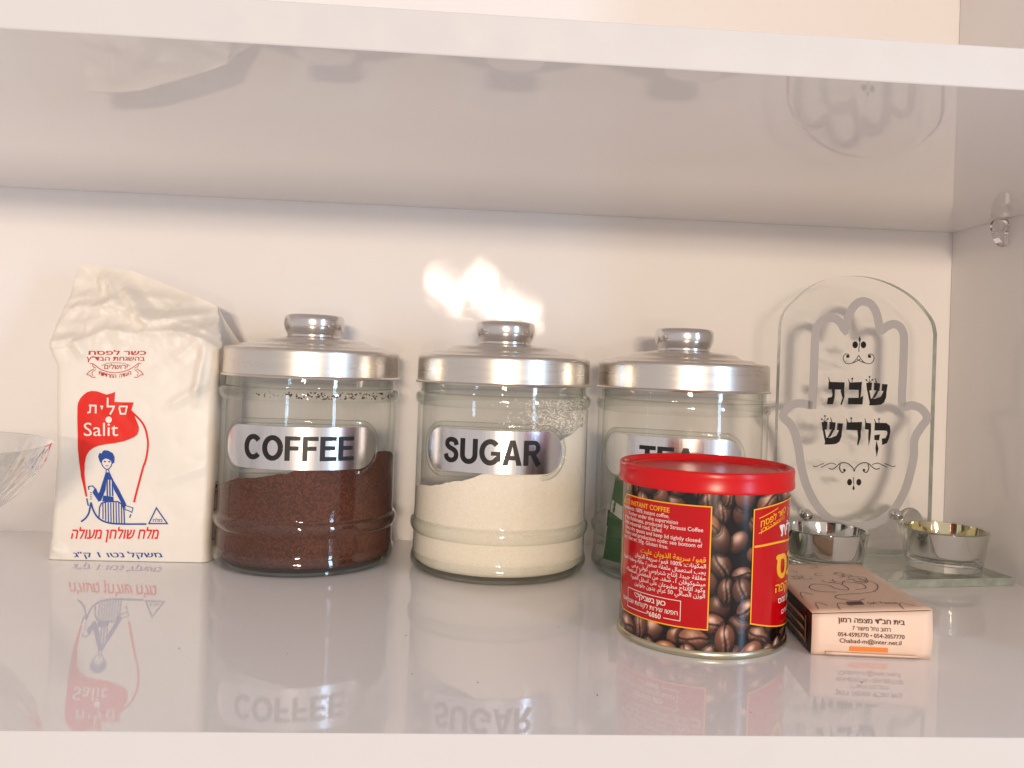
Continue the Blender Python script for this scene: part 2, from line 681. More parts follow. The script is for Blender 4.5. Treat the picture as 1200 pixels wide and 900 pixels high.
def board(name, lo, hi, mat, edge=True):
    o = bm_obj(name, box_mesh(lo, hi, 0.0005), [mat, M['edge']])
    if edge:
        for p in o.data.polygons:
            if p.normal.y < -0.9:
                p.material_index = 1
    return tag(o, kind='structure')


board('shelf', (XL, 0, -T), (XR - 0.0003, D - 0.0003, 0), M['laminate'])
board('upper_shelf', (XL, 0, H), (XR - 0.0003, D - 0.0003, H + T), M['laminate'])
board('back_wall', (XL - 0.016, D, -0.16), (XR + 0.016, D + 0.004, 0.46), M['back'], False)
board('right_wall', (XR, 0, -0.16), (XR + 0.016, D - 0.0003, 0.46), M['laminate'])
board('unseen_top_board', (XL, 0.001, 0.455), (XR - 0.0003, D - 0.0003, 0.4696), M['laminate'])  # unseen cabinet top, added to darken the upper back wall
board('left_wall', (XL - 0.016, 0, -0.16), (XL - 0.0003, D - 0.0003, 0.46), M['laminate'])

# ------------------------------------------------------------------ storage jars
JAR_PROF = smooth_profile([(0.0465, 0.0006), (0.0500, 0.0010), (0.0518, 0.0026), (0.0526, 0.0055), (0.0523, 0.0085), (0.0515, 0.0108)], 3) + \
    [(0.0514, 0.0125), (0.0514, 0.0215)] + \
    smooth_profile([(0.0515, 0.0222), (0.0526, 0.0236), (0.0533, 0.0262), (0.0529, 0.0288), (0.0516, 0.0303), (0.0513, 0.0312)], 3) + \
    [(0.0512, 0.033), (0.0512, 0.0955)] + \
    smooth_profile([(0.0513, 0.0965), (0.0521, 0.0978), (0.0526, 0.1000), (0.0524, 0.1022), (0.0514, 0.1036), (0.0500, 0.1043), (0.0496, 0.1060)], 3) + \
    [(0.0494, 0.1135)]
LID_PROF = [(0.0515, 0.1094), (0.0525, 0.1095), (0.0527, 0.1101), (0.0524, 0.1106), (0.0517, 0.1110)] + \
    [(0.0516, 0.1160), (0.0515, 0.1230)] + smooth_profile([(0.0515, 0.1240), (0.0512, 0.1252), (0.0504, 0.1260), (0.0492, 0.1264)], 3) + \
    [(0.0470, 0.1267), (0.0452, 0.1268), (0.0440, 0.1272), (0.0425, 0.1281), (0.0405, 0.1285), (0.0370, 0.1288), (0.0345, 0.1292), (0.0325, 0.1304), (0.0310, 0.1315),
     (0.0290, 0.1319), (0.0250, 0.1322), (0.0215, 0.1325), (0.0192, 0.1329), (0.0170, 0.1332), (0.0, 0.1333)]
KNOB_PROF = [(0.0, 0.1334), (0.0158, 0.1334), (0.0156, 0.1345)] + smooth_profile(
    [(0.0157, 0.1350), (0.0164, 0.1362), (0.0173, 0.1382), (0.0178, 0.1405), (0.0178, 0.1432), (0.0174, 0.1452), (0.0163, 0.1464), (0.0145, 0.1469)], 3) + \
    [(0.0080, 0.1471), (0.0, 0.1472)]


def stadium(hw, hh, n=14):
    pts = []
    for c, a0 in ((1, -90), (-1, 90)):
        for k in range(n + 1):
            a = math.radians(a0 + 180 * k / n)
            pts.append((c * (hw - hh) + hh * math.cos(a), hh * math.sin(a)))
    return pts


def cyl_map(r, phi0, zc):
    def f(s, z, d=0.0):
        a = phi0 + s / r
        return ((r + d) * math.sin(a), -(r + d) * math.cos(a), zc + z)
    return f


def make_jar(name, loc, word, phi_deg, zc, half_deg, text_deg, text_h, label):
    t = thing(name, loc, label, 'jar')
    phi = math.radians(phi_deg)
    gb = lathe('glass_body', JAR_PROF, [M['jar_glass'], M['bead_glass']], t)
    for p in gb.data.polygons:
        if 0.0222 < p.center.z < 0.0310 or p.center.z > 0.0965 or p.center.z < 0.0105:
            p.material_index = 1
    lathe('inner_wall', [(0.0482, 0.034), (0.0482, 0.094), (0.0478, 0.098), (0.0476, 0.1135)], M['jar_glass'], t)
    lathe('glass_bottom', [(0.0, 0.0030), (0.040, 0.0028), (0.0462, 0.0018), (0.0466, 0.0005), (0.0500, 0.0007)], M['bead_glass'], t)
    lid = lathe('lid', LID_PROF, M['lid'], t)
    lathe('knob', KNOB_PROF, M['knob'], lid, 96)
    lid.rotation_euler = (random.uniform(-0.005, 0.005), random.uniform(-0.005, 0.005), random.uniform(0, 6))
    R = 0.0512
    hw, hh = R * math.radians(half_deg), 0.0118
    # brushed plate lying in the pressed oval of the glass
    pl = Flat().poly(stadium(hw, hh)).build('label_plate', M['plate'], t, cyl_map(R + 0.00035, phi, zc), (0.003, None))
    for p in pl.data.polygons:
        p.use_smooth = True
    tw = R * math.radians(text_deg)
    Flat().caps(word, -tw, tw, -text_h, text_h).build('lettering', M['black'], pl, cyl_map(R + 0.0006, phi, zc), (0.003, None))
    # raised glass lip around the plate
    path = stadium(hw + 0.0016, hh + 0.0022, 18)
    cm = cyl_map(R + 0.0001, phi, zc)
    n, m = len(path), 10
    verts, faces = [], []
    for i in range(n):
        c = Vector(cm(*path[i]))
        tg = (Vector(cm(*path[(i + 1) % n])) - Vector(cm(*path[i - 1]))).normalized()
        out = Vector((c.x, c.y, 0)).normalized()
        sd = tg.cross(out).normalized()
        for k in range(m):
            a = 2 * math.pi * k / m
            verts.append(c + sd * 0.0015 * math.cos(a) + out * 0.0008 * math.sin(a))
    for i in range(n):
        for k in range(m):
            faces.append((i * m + k, i * m + (k + 1) % m, ((i + 1) % n) * m + (k + 1) % m, ((i + 1) % n) * m + k))
    mesh_obj('label_frame', verts, faces, M['bead_glass'], t, True)
    return t


COFFEE, SUGAR, TEA = (-0.0991, 0.2493, 0), (0.0173, 0.2410, 0), (0.1262, 0.2385, 0)
make_jar('coffee_jar', COFFEE, 'COFFEE', 3.6, 0.0713, 53, 35.5, 0.0067, 'glass jar lettered COFFEE with aluminium lid, next to the white salt bag')
make_jar('sugar_jar', SUGAR, 'SUGAR', -8.6, 0.0733, 48, 32.0, 0.0069, 'glass jar lettered SUGAR with aluminium lid, middle of the three jars')
make_jar('tea_jar', TEA, 'TEA', -22.0, 0.0723, 50, 18.0, 0.0067, 'glass jar lettered TEA with aluminium lid, partly hidden behind the red can')


def fill(name, loc, mat, base, surf, label, cat):
    """powder filling a jar; surf(a, rr) gives the height of its top"""
    n, rows = 120, []
    verts, faces = [], []
    prof = [(0.0, 0.0034), (0.044, 0.0034), (0.0475, 0.0042), (0.0500, 0.0062), (0.0507, 0.010), (0.0507, 0.0205), (0.0520, 0.0262), (0.0507, 0.032)]
    for r, z in prof:
        if r == 0:
            rows.append([0]); verts.append((0, 0, z)); continue
        rows.append(list(range(len(verts), len(verts) + n)))
        verts += [(r * math.cos(2 * math.pi * k / n), r * math.sin(2 * math.pi * k / n), z) for k in range(n)]
    for q in range(1, 10):
        row = []
        for k in range(n):
            a = 2 * math.pi * k / n
            zt = surf(a, 1.0)
            row.append(len(verts))
            verts.append((0.0507 * math.cos(a), 0.0507 * math.sin(a), 0.032 + (zt - 0.032) * q / 9))
        rows.append(row)
    for rr in (0.97, 0.9, 0.8, 0.65, 0.5, 0.3, 0.12):
        row = []
        for k in range(n):
            a = 2 * math.pi * k / n
            row.append(len(verts))
            verts.append((0.0507 * rr * math.cos(a), 0.0507 * rr * math.sin(a), surf(a, rr)))
        rows.append(row)
    rows.append([len(verts)])
    verts.append((0, 0, surf(0, 0)))
    for A, B in zip(rows[:-1], rows[1:]):
        for k in range(n):
            k2 = (k + 1) % n
            if len(A) == 1:
                faces.append((A[0], B[k2], B[k]))
            elif len(B) == 1:
                faces.append((A[k], A[k2], B[0]))
            else:
                faces.append((A[k], A[k2], B[k2], B[k]))
    o = mesh_obj(name, verts, faces, mat, None, True, 50)
    o.location = loc
    return tag(o, label, cat, kind='stuff')


def surf_coffee(a, rr):
    x, y = rr * math.cos(a), rr * math.sin(a)
    return 0.0585 + 0.0115 * x + 0.0095 * x * x - 0.0155 * (y + 1) + 0.0016 * noise.noise((x * 3.1, y * 3.1, 3)) + 0.0010 * noise.noise((x * 11, y * 11, 1))


def surf_sugar(a, rr):
    x, y = rr * math.cos(a), rr * math.sin(a)
    return 0.0645 + 0.0203 * x + 0.0145 * x * x - 0.0140 * (y + 1) + 0.0016 * noise.noise((x * 3.3, y * 3.3, 8)) + 0.0010 * noise.noise((x * 10, y * 10, 5))


fill('ground_coffee', COFFEE, M['coffee'], 0, surf_coffee, 'dark brown ground coffee filling the lower half of the COFFEE jar', 'coffee')
fill('granulated_sugar', SUGAR, M['sugar'], 0, surf_sugar, 'cream white granulated sugar heaped higher on the right inside the SUGAR jar', 'sugar')


def residue(name, loc, mat, n, size, lohi, phis, label, cat):
    rng = random.Random(4)
    bm = bmesh.new()
    for _ in range(n):
        a = math.radians(rng.gauss(*phis))
        z = rng.uniform(*lohi)
        r = 0.0496 if z < 0.104 else 0.0488
        s = size * rng.uniform(0.4, 1.3)
        ret = bmesh.ops.create_icosphere(bm, subdivisions=1, radius=s)
        for v in ret['verts']:
            v.co = Vector((v.co.x * 1.2, v.co.y * 1.2, v.co.z * rng.uniform(0.6, 1.2))) + Vector((r * math.sin(a), -r * math.cos(a), z))
    o = bm_obj(name, bm, mat)
    o.location = loc
    return tag(o, label, cat, kind='stuff')


residue('coffee_crumbs', COFFEE, M['coffee'], 170, 0.00045, (0.0985, 0.1022), (28, 26), 'coffee crumbs stuck inside the neck ring of the COFFEE jar', 'coffee')
residue('sugar_crystals', SUGAR, M['sugar'], 900, 0.00042, (0.0830, 0.1025), (36, 17), 'sugar crystals clinging inside the upper right of the SUGAR jar', 'sugar')


# tea sachets inside the tea jar
def sachet(name, center, w, h, rz, tilt, roll, mats, label, band):
    t = thing(name, center, label, 'tea bag', 0)
    t.rotation_euler = (tilt, roll, rz)
    nx, nz = 16, 18
    verts, faces = [], []
    rng = random.Random(hash((round(w, 4), round(rz, 3))) & 255)
    ph = rng.uniform(0, 50)
    for side in (-1, 1):
        for j in range(nz + 1):
            for i in range(nx + 1):
                u, v = i / nx, j / nz
                th = 0.0028 * (math.sin(math.pi * u) * math.sin(math.pi * v)) ** 0.45 if 0 < u < 1 and 0 < v < 1 else 0
                wr = 0.0011 * noise.noise((u * 4 + ph, v * 4, 2))
                verts.append(((u - 0.5) * w, side * (th + 0.0002) + wr, v * h))
    k = (nx + 1) * (nz + 1)
    for s in (0, 1):
        for j in range(nz):
            for i in range(nx):
                q = [s * k + j * (nx + 1) + i, s * k + j * (nx + 1) + i + 1, s * k + (j + 1) * (nx + 1) + i + 1, s * k + (j + 1) * (nx + 1) + i]
                faces.append(tuple(q if s == 0 else q[::-1]))
    pouch = mesh_obj('pouch', verts, faces, mats[0], t, True)
    bvh = BVHTree.FromPolygons([Vector(v) for v in verts[:k]], [f for f in faces[:nx * nz]])
    def mp(x, z, d=0.0):
        hit = bvh.ray_cast(Vector((x, -0.05, z)), Vector((0, 1, 0)))
        return (x, (hit[0].y if hit[0] else 0) - 0.0002, z)
    e = 0.0006
    Flat().poly([(max(-w / 2 + e, min(w / 2 - e, x)), max(e, min(h - e, z))) for x, z in band]).build('printed_band', mats[1], t, mp, (0.004, 0.004))
    return t


tx, ty = TEA[0], TEA[1]
G = 'tea sachets inside the tea jar'
sachet('tea_sachet', (tx - 0.0255, ty - 0.0165, 0.0042), 0.050, 0.050, math.radians(-35), math.radians(-5), math.radians(5), (M['tea_green'], M['tea_white']),
       'green tea sachet with a white diagonal band, against the left front of the TEA jar', [(-0.025, 0.036), (-0.025, 0.029), (0.025, 0.010), (0.025, 0.020)])
sachet('tea_sachet', (tx + 0.020, ty - 0.025, 0.0042), 0.040, 0.048, math.radians(14), math.radians(-4), math.radians(-4), (M['tea_green'], M['tea_white']),
       'green tea sachet inside the TEA jar, right behind the red can', [(-0.02, 0.012), (-0.02, 0.004), (0.02, 0.004), (0.02, 0.012)])
sachet('tea_sachet', (tx - 0.006, ty + 0.000, 0.0042), 0.078, 0.034, math.radians(-6), math.radians(5), math.radians(2), (M['tea_white'], M['tea_dark']),
       'white tea sachet with a dark printed band, lying across the middle of the TEA jar', [(-0.039, 0.03), (-0.039, 0.020), (0.039, 0.020), (0.039, 0.03)])
sachet('tea_sachet', (tx - 0.002, ty + 0.024, 0.0042), 0.06, 0.05, math.radians(5), math.radians(4), math.radians(-5), (M['tea_dark'], M['tea_green']),
       'dark tea sachet with green print at the back of the TEA jar', [(-0.03, 0.03), (-0.03, 0.018), (0.03, 0.018), (0.03, 0.03)])

# ------------------------------------------------------------------ bag of salt
BX0, BX1, BYF, BYB = -0.2405, -0.1515, 0.2315, 0.2960


def interp(x, xs, ys):
    return float(np.interp(x, xs, ys))


def bag_front_px(x, y):
    return on_plane(x, y, (0, BYF, 0), (0, 1, 0))


def seg_d(px, pz, a, b):
    ax, az = a
    bx, bz = b
    dx, dz = bx - ax, bz - az
    L2 = dx * dx + dz * dz
    t = max(0, min(1, ((px - ax) * dx + (pz - az) * dz) / L2))
    qx, qz = ax + t * dx, az + t * dz
    s = (px - ax) * dz - (pz - az) * dx
    return math.hypot(px - qx, pz - qz), (1 if s > 0 else -1), t


def xzp(x, y):
    q = bag_front_px(x, y)
    return (q[0], q[2])


# creases read off the photograph: (from, to, height, width, one-sided fold depth)
CREASES = [(xzp(100, 316), xzp(122, 357), 0.0030, 0.0040, 0.003), (xzp(120, 330), xzp(168, 380), 0.0038, 0.0045, 0.005),
           (xzp(66, 362), xzp(122, 357), 0.0022, 0.0035, 0.003), (xzp(168, 380), xzp(252, 362), 0.0026, 0.0040, 0.003),
           (xzp(122, 357), xzp(168, 380), 0.0015, 0.0040, 0.002), (xzp(54, 402), xzp(84, 398), 0.0020, 0.0028, 0.0015),
           (xzp(66, 362), xzp(54, 402), 0.0016, 0.0030, 0.0), (xzp(84, 398), xzp(100, 420), 0.0012, 0.0030, 0.001),
           (xzp(235, 392), xzp(254, 372), 0.0020, 0.0028, 0.002), (xzp(232, 470), xzp(243, 400), 0.0018, 0.0032, 0.002),
           (xzp(198, 478), xzp(240, 452), 0.0011, 0.0026, 0.0006), (xzp(205, 425), xzp(238, 396), 0.0012, 0.0035, 0.0008),
           (xzp(190, 392), xzp(240, 386), 0.0012, 0.004, 0.001), (xzp(185, 568), xzp(240, 548), 0.0005, 0.003, 0.0003),
           (xzp(60, 640), xzp(75, 655), 0.0012, 0.003, 0.0008), (xzp(150, 345), xzp(215, 352), 0.0013, 0.004, 0.001)]
TOPX = [xzp(x, y) for x, y in ((84, 313), (104, 313), (150, 321), (200, 338), (230, 350), (254, 362))]


def bag_top(a):
    return interp(a, [0, 0.12, 0.39, 0.68, 0.86, 1.0], [0.1722, 0.1722, 0.1690, 0.1612, 0.1556, 0.1500])


def bag_vertex(side, a, t):
    """side 0 front, 1 back; a across, t up"""
    zt = bag_top(a)
    z = t * zt
    xl = interp(z, [0, 0.01, 0.06, 0.11, 0.1225, 0.142, 0.172], [BX0 - 0.0012, BX0, BX0 + 0.0012, BX0 - 0.001, BX0 - 0.0068, BX0 - 0.0062, BX0 - 0.0025])
    xr = interp(z, [0, 0.01, 0.06, 0.10, 0.125, 0.138, 0.150], [BX1 + 0.0006, BX1, BX1 + 0.0012, BX1 + 0.001, BX1 + 0.0012, BX1 - 0.004, BX1 - 0.0085])
    x = xl + (xr - xl) * a
    # full part stands upright, above it the empty paper leans back to the closing fold
    zb = interp(a, [0, 0.15, 0.35, 0.55, 0.75, 0.92, 1.0], [0.121, 0.124, 0.133, 0.131, 0.134, 0.130, 0.124])
    k = max(0.0, (z - zb) / max(1e-6, zt - zb))
    e = abs(2 * a - 1)
    yf = BYF + 0.0015 * (1 - math.cos(min(1, z / 0.02) * math.pi)) * 0.2 - 0.0022 * math.sin(math.pi * min(1, z / 0.13)) * (1 - e ** 4)
    yb = BYB
    mid = 0.262
    yf = yf + (mid - 0.0008 - yf) * (1 - (1 - k) ** 1.5) + (0.0035 * math.sin(min(1, k * 4) * math.pi) * 0.5 if k > 0 else 0)
    yb = yb + (mid + 0.0008 - yb) * (1 - (1 - k) ** 1.3)
    return x, yf, yb, z, k


def make_bag():
    root = thing('salt_bag', (0, 0, 0), 'tall white paper salt bag with red flag logo and crumpled folded top', 'bag')
    na, nt_, ns = 110, 170, 16
    loop = []
    for i in range(na + 1):
        loop.append(('f', i / na))
    for i in range(1, ns):
        loop.append(('r', i / ns))
    for i in range(na + 1):
        loop.append(('b', 1 - i / na))
    for i in range(1, ns):
        loop.append(('l', 1 - i / ns))
    verts, faces = [], []
    n = len(loop)
    for j in range(nt_ + 1):
        t = j / nt_
        for kind, q in loop:
            a = q if kind in 'fb' else (1.0 if kind == 'r' else 0.0)
            x, yf, yb, z, k = bag_vertex(0, a, t)
            if kind == 'f':
                # round the vertical corners
                e = min(a, 1 - a) * (BX1 - BX0)
                rc = 0.0045
                y = yf + (0 if e > rc else (rc - math.sqrt(max(0, rc * rc - (rc - e) ** 2))) * (1 - k))
                d = 0.0
                for p0, p1, h, w, fold in CREASES:
                    dd, s, tt = seg_d(x, z, p0, p1)
                    if dd < w * 3:
                        end = min(1, 4 * min(tt, 1 - tt) + 0.35)
                        d -= 1.9 * h * end * max(0.0, 1 - dd / (w * 1.6))
                        if fold:
                            d += fold * end * 0.5 * s * math.exp(-(dd / (w * 1.4)) ** 2) * min(1, dd / (w * 0.4))
                up = max(0.0, min(1.0, (z - 0.100) / 0.03))
                d += (0.0010 * up + 0.00022) * (1 - 2 * abs(noise.noise((x * 70, z * 70, 4.0)))) * 1.1
                d += 0.0008 * noise.noise((x * 24, z * 30, 9.0)) * (0.3 + up)
                d += 0.0005 * up * (1 - 2 * abs(noise.noise((x * 170, z * 170, 1.0))))
                up2 = max(0.0, min(1.0, (z - 0.122) / 0.012))
                for sc_, am in ((50, 0.0052), (105, 0.0016)):
                    vd = noise.voronoi((x * sc_ + 3 + 0.35 * noise.noise((x * 60, z * 60, 0)), z * sc_ * 0.8, 0.3))[0]
                    d += am * (up2 + 0.05) * (min(vd[1] - vd[0], 0.7) - 0.3)
                pin = min(1, (1 - t) * 14) * min(1, z / 0.006)
                y += d * pin
            elif kind == 'b':
                e = min(a, 1 - a) * (BX1 - BX0)
                rc = 0.0045
                y = yb - (0 if e > rc else (rc - math.sqrt(max(0, rc * rc - (rc - e) ** 2))) * (1 - k))
                y -= 0.001 * abs(noise.noise((x * 40, z * 40, 2)))
            else:
                y0, y1 = yf + 0.0045 * (1 - k), yb - 0.0045 * (1 - k)
                y = y0 + (y1 - y0) * q if kind == 'r' else y0 + (y1 - y0) * q
                bul = math.sin(math.pi * q)
                sgn = 1 if kind == 'r' else -1
                up = max(0.0, min(1.0, (z - 0.085) / 0.035))
                x += sgn * (0.0015 * bul * (1 - up) - 0.0085 * up * bul * (1 - k) + 0.0012 * noise.noise((y * 60, z * 60, 7 + sgn)) * bul)
            wob = 0.0011 * noise.noise((x * 35, 3.0, z * 45)) * max(0.0, min(1.0, (z - 0.14) / 0.02))
            verts.append((x, y, z + wob + 0.0003))
    for j in range(nt_):
        for i in range(n):
            i2 = (i + 1) % n
            faces.append((j * n + i, j * n + i2, (j + 1) * n + i2, (j + 1) * n + i))
    faces.append(tuple(range(n - 1, -1, -1)))
    body = mesh_obj('paper_body', verts, faces, M['bag'], root, True, 60)
    fr = [f for f in faces if len(f) == 4]
    bvh = BVHTree.FromPolygons([Vector(v) for v in verts], fr)

    def mp(px, py, d=0.0):
        q = bag_front_px(px, -py)
        hit = bvh.ray_cast(Vector((q[0], 0.1, q[2])), Vector((0, 1, 0)))
        y = hit[0].y if hit[0] else BYF
        return (q[0], y - 0.00022 - d, q[2])

    def mp2(px, py, d=0.0):
        a = mp(px, py, d)
        return (a[0], a[1] - 0.00012, a[2])
    CUT = (5.0, 5.0)

    def F(pts):
        return [(x, -y) for x, y in pts]
    z1, z2, z3 = zz(80, 450, 900 / 110), zz(80, 520, 836 / 130), zz(90, 400, 1200 / 90)
    s1, s2, s3 = 110 / 900, 130 / 836, 90 / 1200
    # red flag with its long tail
    flag = z1([(95, 225), (100, 185), (120, 140), (150, 105), (190, 76), (230, 66), (280, 69), (330, 86), (375, 101), (415, 91), (456, 75), (451, 170), (545, 175), (636, 175),
               (611, 258), (640, 290), (655, 330), (672, 370), (686, 410), (686, 450), (671, 485), (640, 508), (590, 530), (540, 548), (450, 566), (370, 576), (300, 590),
               (252, 610), (216, 637), (192, 672)]) + \
        z2([(142, 100), (132, 150), (129, 220), (136, 300), (150, 395), (137, 397), (122, 330), (104, 250), (91, 150), (82, 60)]) + z1([(100, 600), (97, 450), (95, 300)])
    fl = Flat().poly(F(flag))
    arc = z1([(611, 258), (700, 345), (745, 420), (766, 500), (774, 580), (763, 680), (741, 765)]) + z2([(577, 160), (546, 270), (518, 370), (500, 440)])
    fl.stroke(F(smooth_profile(arc, 4)), 2.2, w_end=2.4)
    flag_o = fl.build('logo_flag', M['red_ink'], root, mp, CUT)
    # white lettering on the flag
    wt = Flat()
    wt.stroke(F(z1([(497, 214), (572, 214), (556, 284), (512, 284), (497, 222)])), 15 * s1)
    wt.stroke(F(z1([(388, 130), (388, 214), (448, 214), (440, 240), (412, 290)])), 17 * s1)
    wt.stroke(F(z1([(316, 212), (338, 214), (330, 242)])), 14 * s1)
    wt.stroke(F(z1([(208, 204), (274, 206), (274, 280)])), 16 * s1)
    wt.stroke(F(z1([(222, 204), (220, 268), (194, 274)])), 15 * s1)
    wt.disc(*F(z1([(399, 340)]))[0], 31 * s1)
    a, b = F(z1([(160, 497), (490, 368)]))
    wt.text('Salit', a[0], b[0], a[1], b[1], 0.0)
    wt.build('flag_lettering', M['paper_white_ink'], flag_o, mp2, CUT)
    # seated figure in blue line work
    bl = Flat()
    bl.poly(F(z2([(240, 78), (234, 95), (245, 130), (260, 152), (266, 122), (290, 108), (312, 114), (332, 128), (336, 152), (356, 140), (358, 100), (345, 70), (312, 50), (280, 46), (266, 58), (262, 72), (245, 66)])))
    bl.stroke(F(z2([(260, 148), (268, 166), (285, 184), (301, 192), (318, 184), (332, 166), (337, 148)])), 7 * s2)
    bl.disc(*F(z2([(285, 132)]))[0], 9 * s2, 5 * s2).disc(*F(z2([(318, 133)]))[0], 9 * s2, 5 * s2)
    bl.stroke(F(z2([(290, 160), (300, 166), (313, 158)])), 4 * s2)
    bl.stroke(F(z2([(296, 190), (292, 216)])), 6 * s2).stroke(F(z2([(311, 190), (317, 214)])), 6 * s2)
    bl.poly(F(z2([(290, 214), (319, 212), (345, 268), (382, 332), (412, 392), (442, 455), (425, 482), (388, 412), (352, 345), (342, 300), (332, 268), (276, 268), (262, 300)])))
    bl.poly(F(z2([(284, 240), (262, 300), (243, 360), (232, 372), (214, 330), (200, 342), (190, 366), (234, 435), (252, 428), (288, 345), (296, 268)])))
    for x in (296, 316, 336):
        bl.poly(F(z2([(x, 262), (x + 10, 262), (x + 10, 392), (x, 392)])))
    bl.poly(F(z2([(270, 388), (346, 398), (348, 432), (262, 434)])))
    bl.stroke(F(z2([(236, 556), (240, 480), (256, 446), (300, 434), (380, 434), (412, 456), (424, 500), (426, 600)])), 9 * s2)
    for k, x in enumerate((262, 282, 302, 322, 342, 362, 382, 402)):
        yb = (566, 578, 588, 594, 598, 600, 600, 600)[k]
        bl.poly(F(z2([(x, 440), (x + 8, 440), (x + 8, yb), (x, yb)])))
    bl.stroke(F(smooth_profile(z2([(178, 440), (196, 505), (230, 556), (280, 586), (340, 600), (430, 604), (592, 604)]), 3)), 12 * s2)
    bl.stroke(F(smooth_profile(z2([(178, 440), (160, 520), (132, 562), (100, 586)]), 3)), 12 * s2)
    bl.stroke(F(z2([(432, 462), (492, 482), (484, 516), (456, 500), (432, 496)])), 6 * s2, True)
    bl.stroke(F(z2([(476, 530), (467, 556)])), 9 * s2).stroke(F(z2([(146, 410), (158, 466)])), 10 * s2)
    for y in (366, 382, 398, 414):
        bl.stroke(F(z2([(170, y), (186, y)])), 5 * s2)
    bl.stroke(F(z2([(162, 345), (160, 320), (190, 315), (208, 334)])), 8 * s2)
    bl.stroke(F(z2([(668, 482), (750, 600), (611, 600)])), 9 * s2, True)
    a, b = F(z2([(642, 588), (712, 560)]))
    bl.text(heb('מלח'), a[0], b[0], a[1], b[1], 0.01)
    bl.build('logo_figure', M['blue_ink'], root, mp, CUT)
    a, b = F(z2([(22, 742), (684, 628)]))
    Flat().text(heb('מלח שולחן מעולה'), a[0], b[0], a[1], b[1], 0.022, 0.25).build('product_lettering', M['red_ink'], root, mp, CUT)
    a, b = F(z2([(38, 868), (712, 812)]))
    Flat().text(heb('משקל נטו 1 ק"ג'), a[0], b[0], a[1], b[1], 0.012, -0.25).build('weight_lettering', M['blue_ink'], root, mp, CUT)
    st = Flat()
    a, b = F(z3([(185, 212), (1070, 135)]))
    st.text(heb('כשר לפסח'), a[0], b[0], a[1], b[1], 0.02)
    a, b = F(z3([(155, 325), (1055, 232)]))
    st.text(heb('בהשגחת הבד"ץ'), a[0], b[0], a[1], b[1], 0.012)
    a, b = F(z3([(430, 432), (790, 352)]))
    st.text(heb('ירושלים'), a[0], b[0], a[1], b[1], 0.01)
    st.stroke(F(smooth_profile(z3([(250, 350), (400, 450), (600, 490), (800, 450), (950, 350)]), 4)), 0.8)
    st.stroke(F(smooth_profile(z3([(380, 380), (470, 345), (600, 335), (730, 345), (830, 380)]), 4)), 0.5)
    for sx in (1, -1):
        def mir(pts):
            return [(600 + sx * (x - 600), y) for x, y in pts]
        st.stroke(F(smooth_profile(z3(mir([(270, 430), (200, 470), (160, 520), (200, 525), (250, 560), (300, 560)])), 4)), 0.8)
        st.stroke(F(smooth_profile(z3(mir([(300, 440), (240, 490), (260, 540)])), 4)), 0.6)
        st.stroke(F(smooth_profile(z3(mir([(200, 350), (240, 345), (250, 390), (300, 420)])), 4)), 0.7)
    cs = heb('העדה החרדית')
    for k, ch in enumerate(cs):
        if ch == ' ':
            continue
        u = (k + 0.5) / len(cs) * 2 - 1
        cx, cy = 600 + u * 255, 545 - 62 * u * u
        a, b = F(z3([(cx - 20, cy + 28), (cx + 20, cy - 26)]))
        st.text(ch, a[0], b[0], a[1], b[1], 0.01)
    st.build('kosher_stamp', M['stamp_ink'], root, mp, CUT)
    # small black data strip printed on the side gusset
    sp = Flat()
    for y0, y1, z0, z1_ in ((0.2385, 0.2390, 0.012, 0.046), (0.2385, 0.2425, 0.0455, 0.046), (0.2385, 0.2425, 0.040, 0.0405), (0.2425, 0.243, 0.040, 0.046), (0.2395, 0.2402, 0.028, 0.030),
                          (0.2395, 0.242, 0.0425, 0.0445), (0.2385, 0.2425, 0.0118, 0.0123)):
        sp.poly([(y0, z0), (y1, z0), (y1, z1_), (y0, z1_)])

    def mside(y, z, d=0.0):
        hit = bvh.ray_cast(Vector((-0.10, y, z)), Vector((-1, 0, 0)))
        return ((hit[0].x if hit[0] else BX1) + 0.0002, y, z)
    sp.build('side_print', M['black'], root, mside, (0.002, 0.004))


make_bag()


# ------------------------------------------------------------------ red coffee can
CANX, CANY, CANR = 0.1094, 0.1154, 0.0384


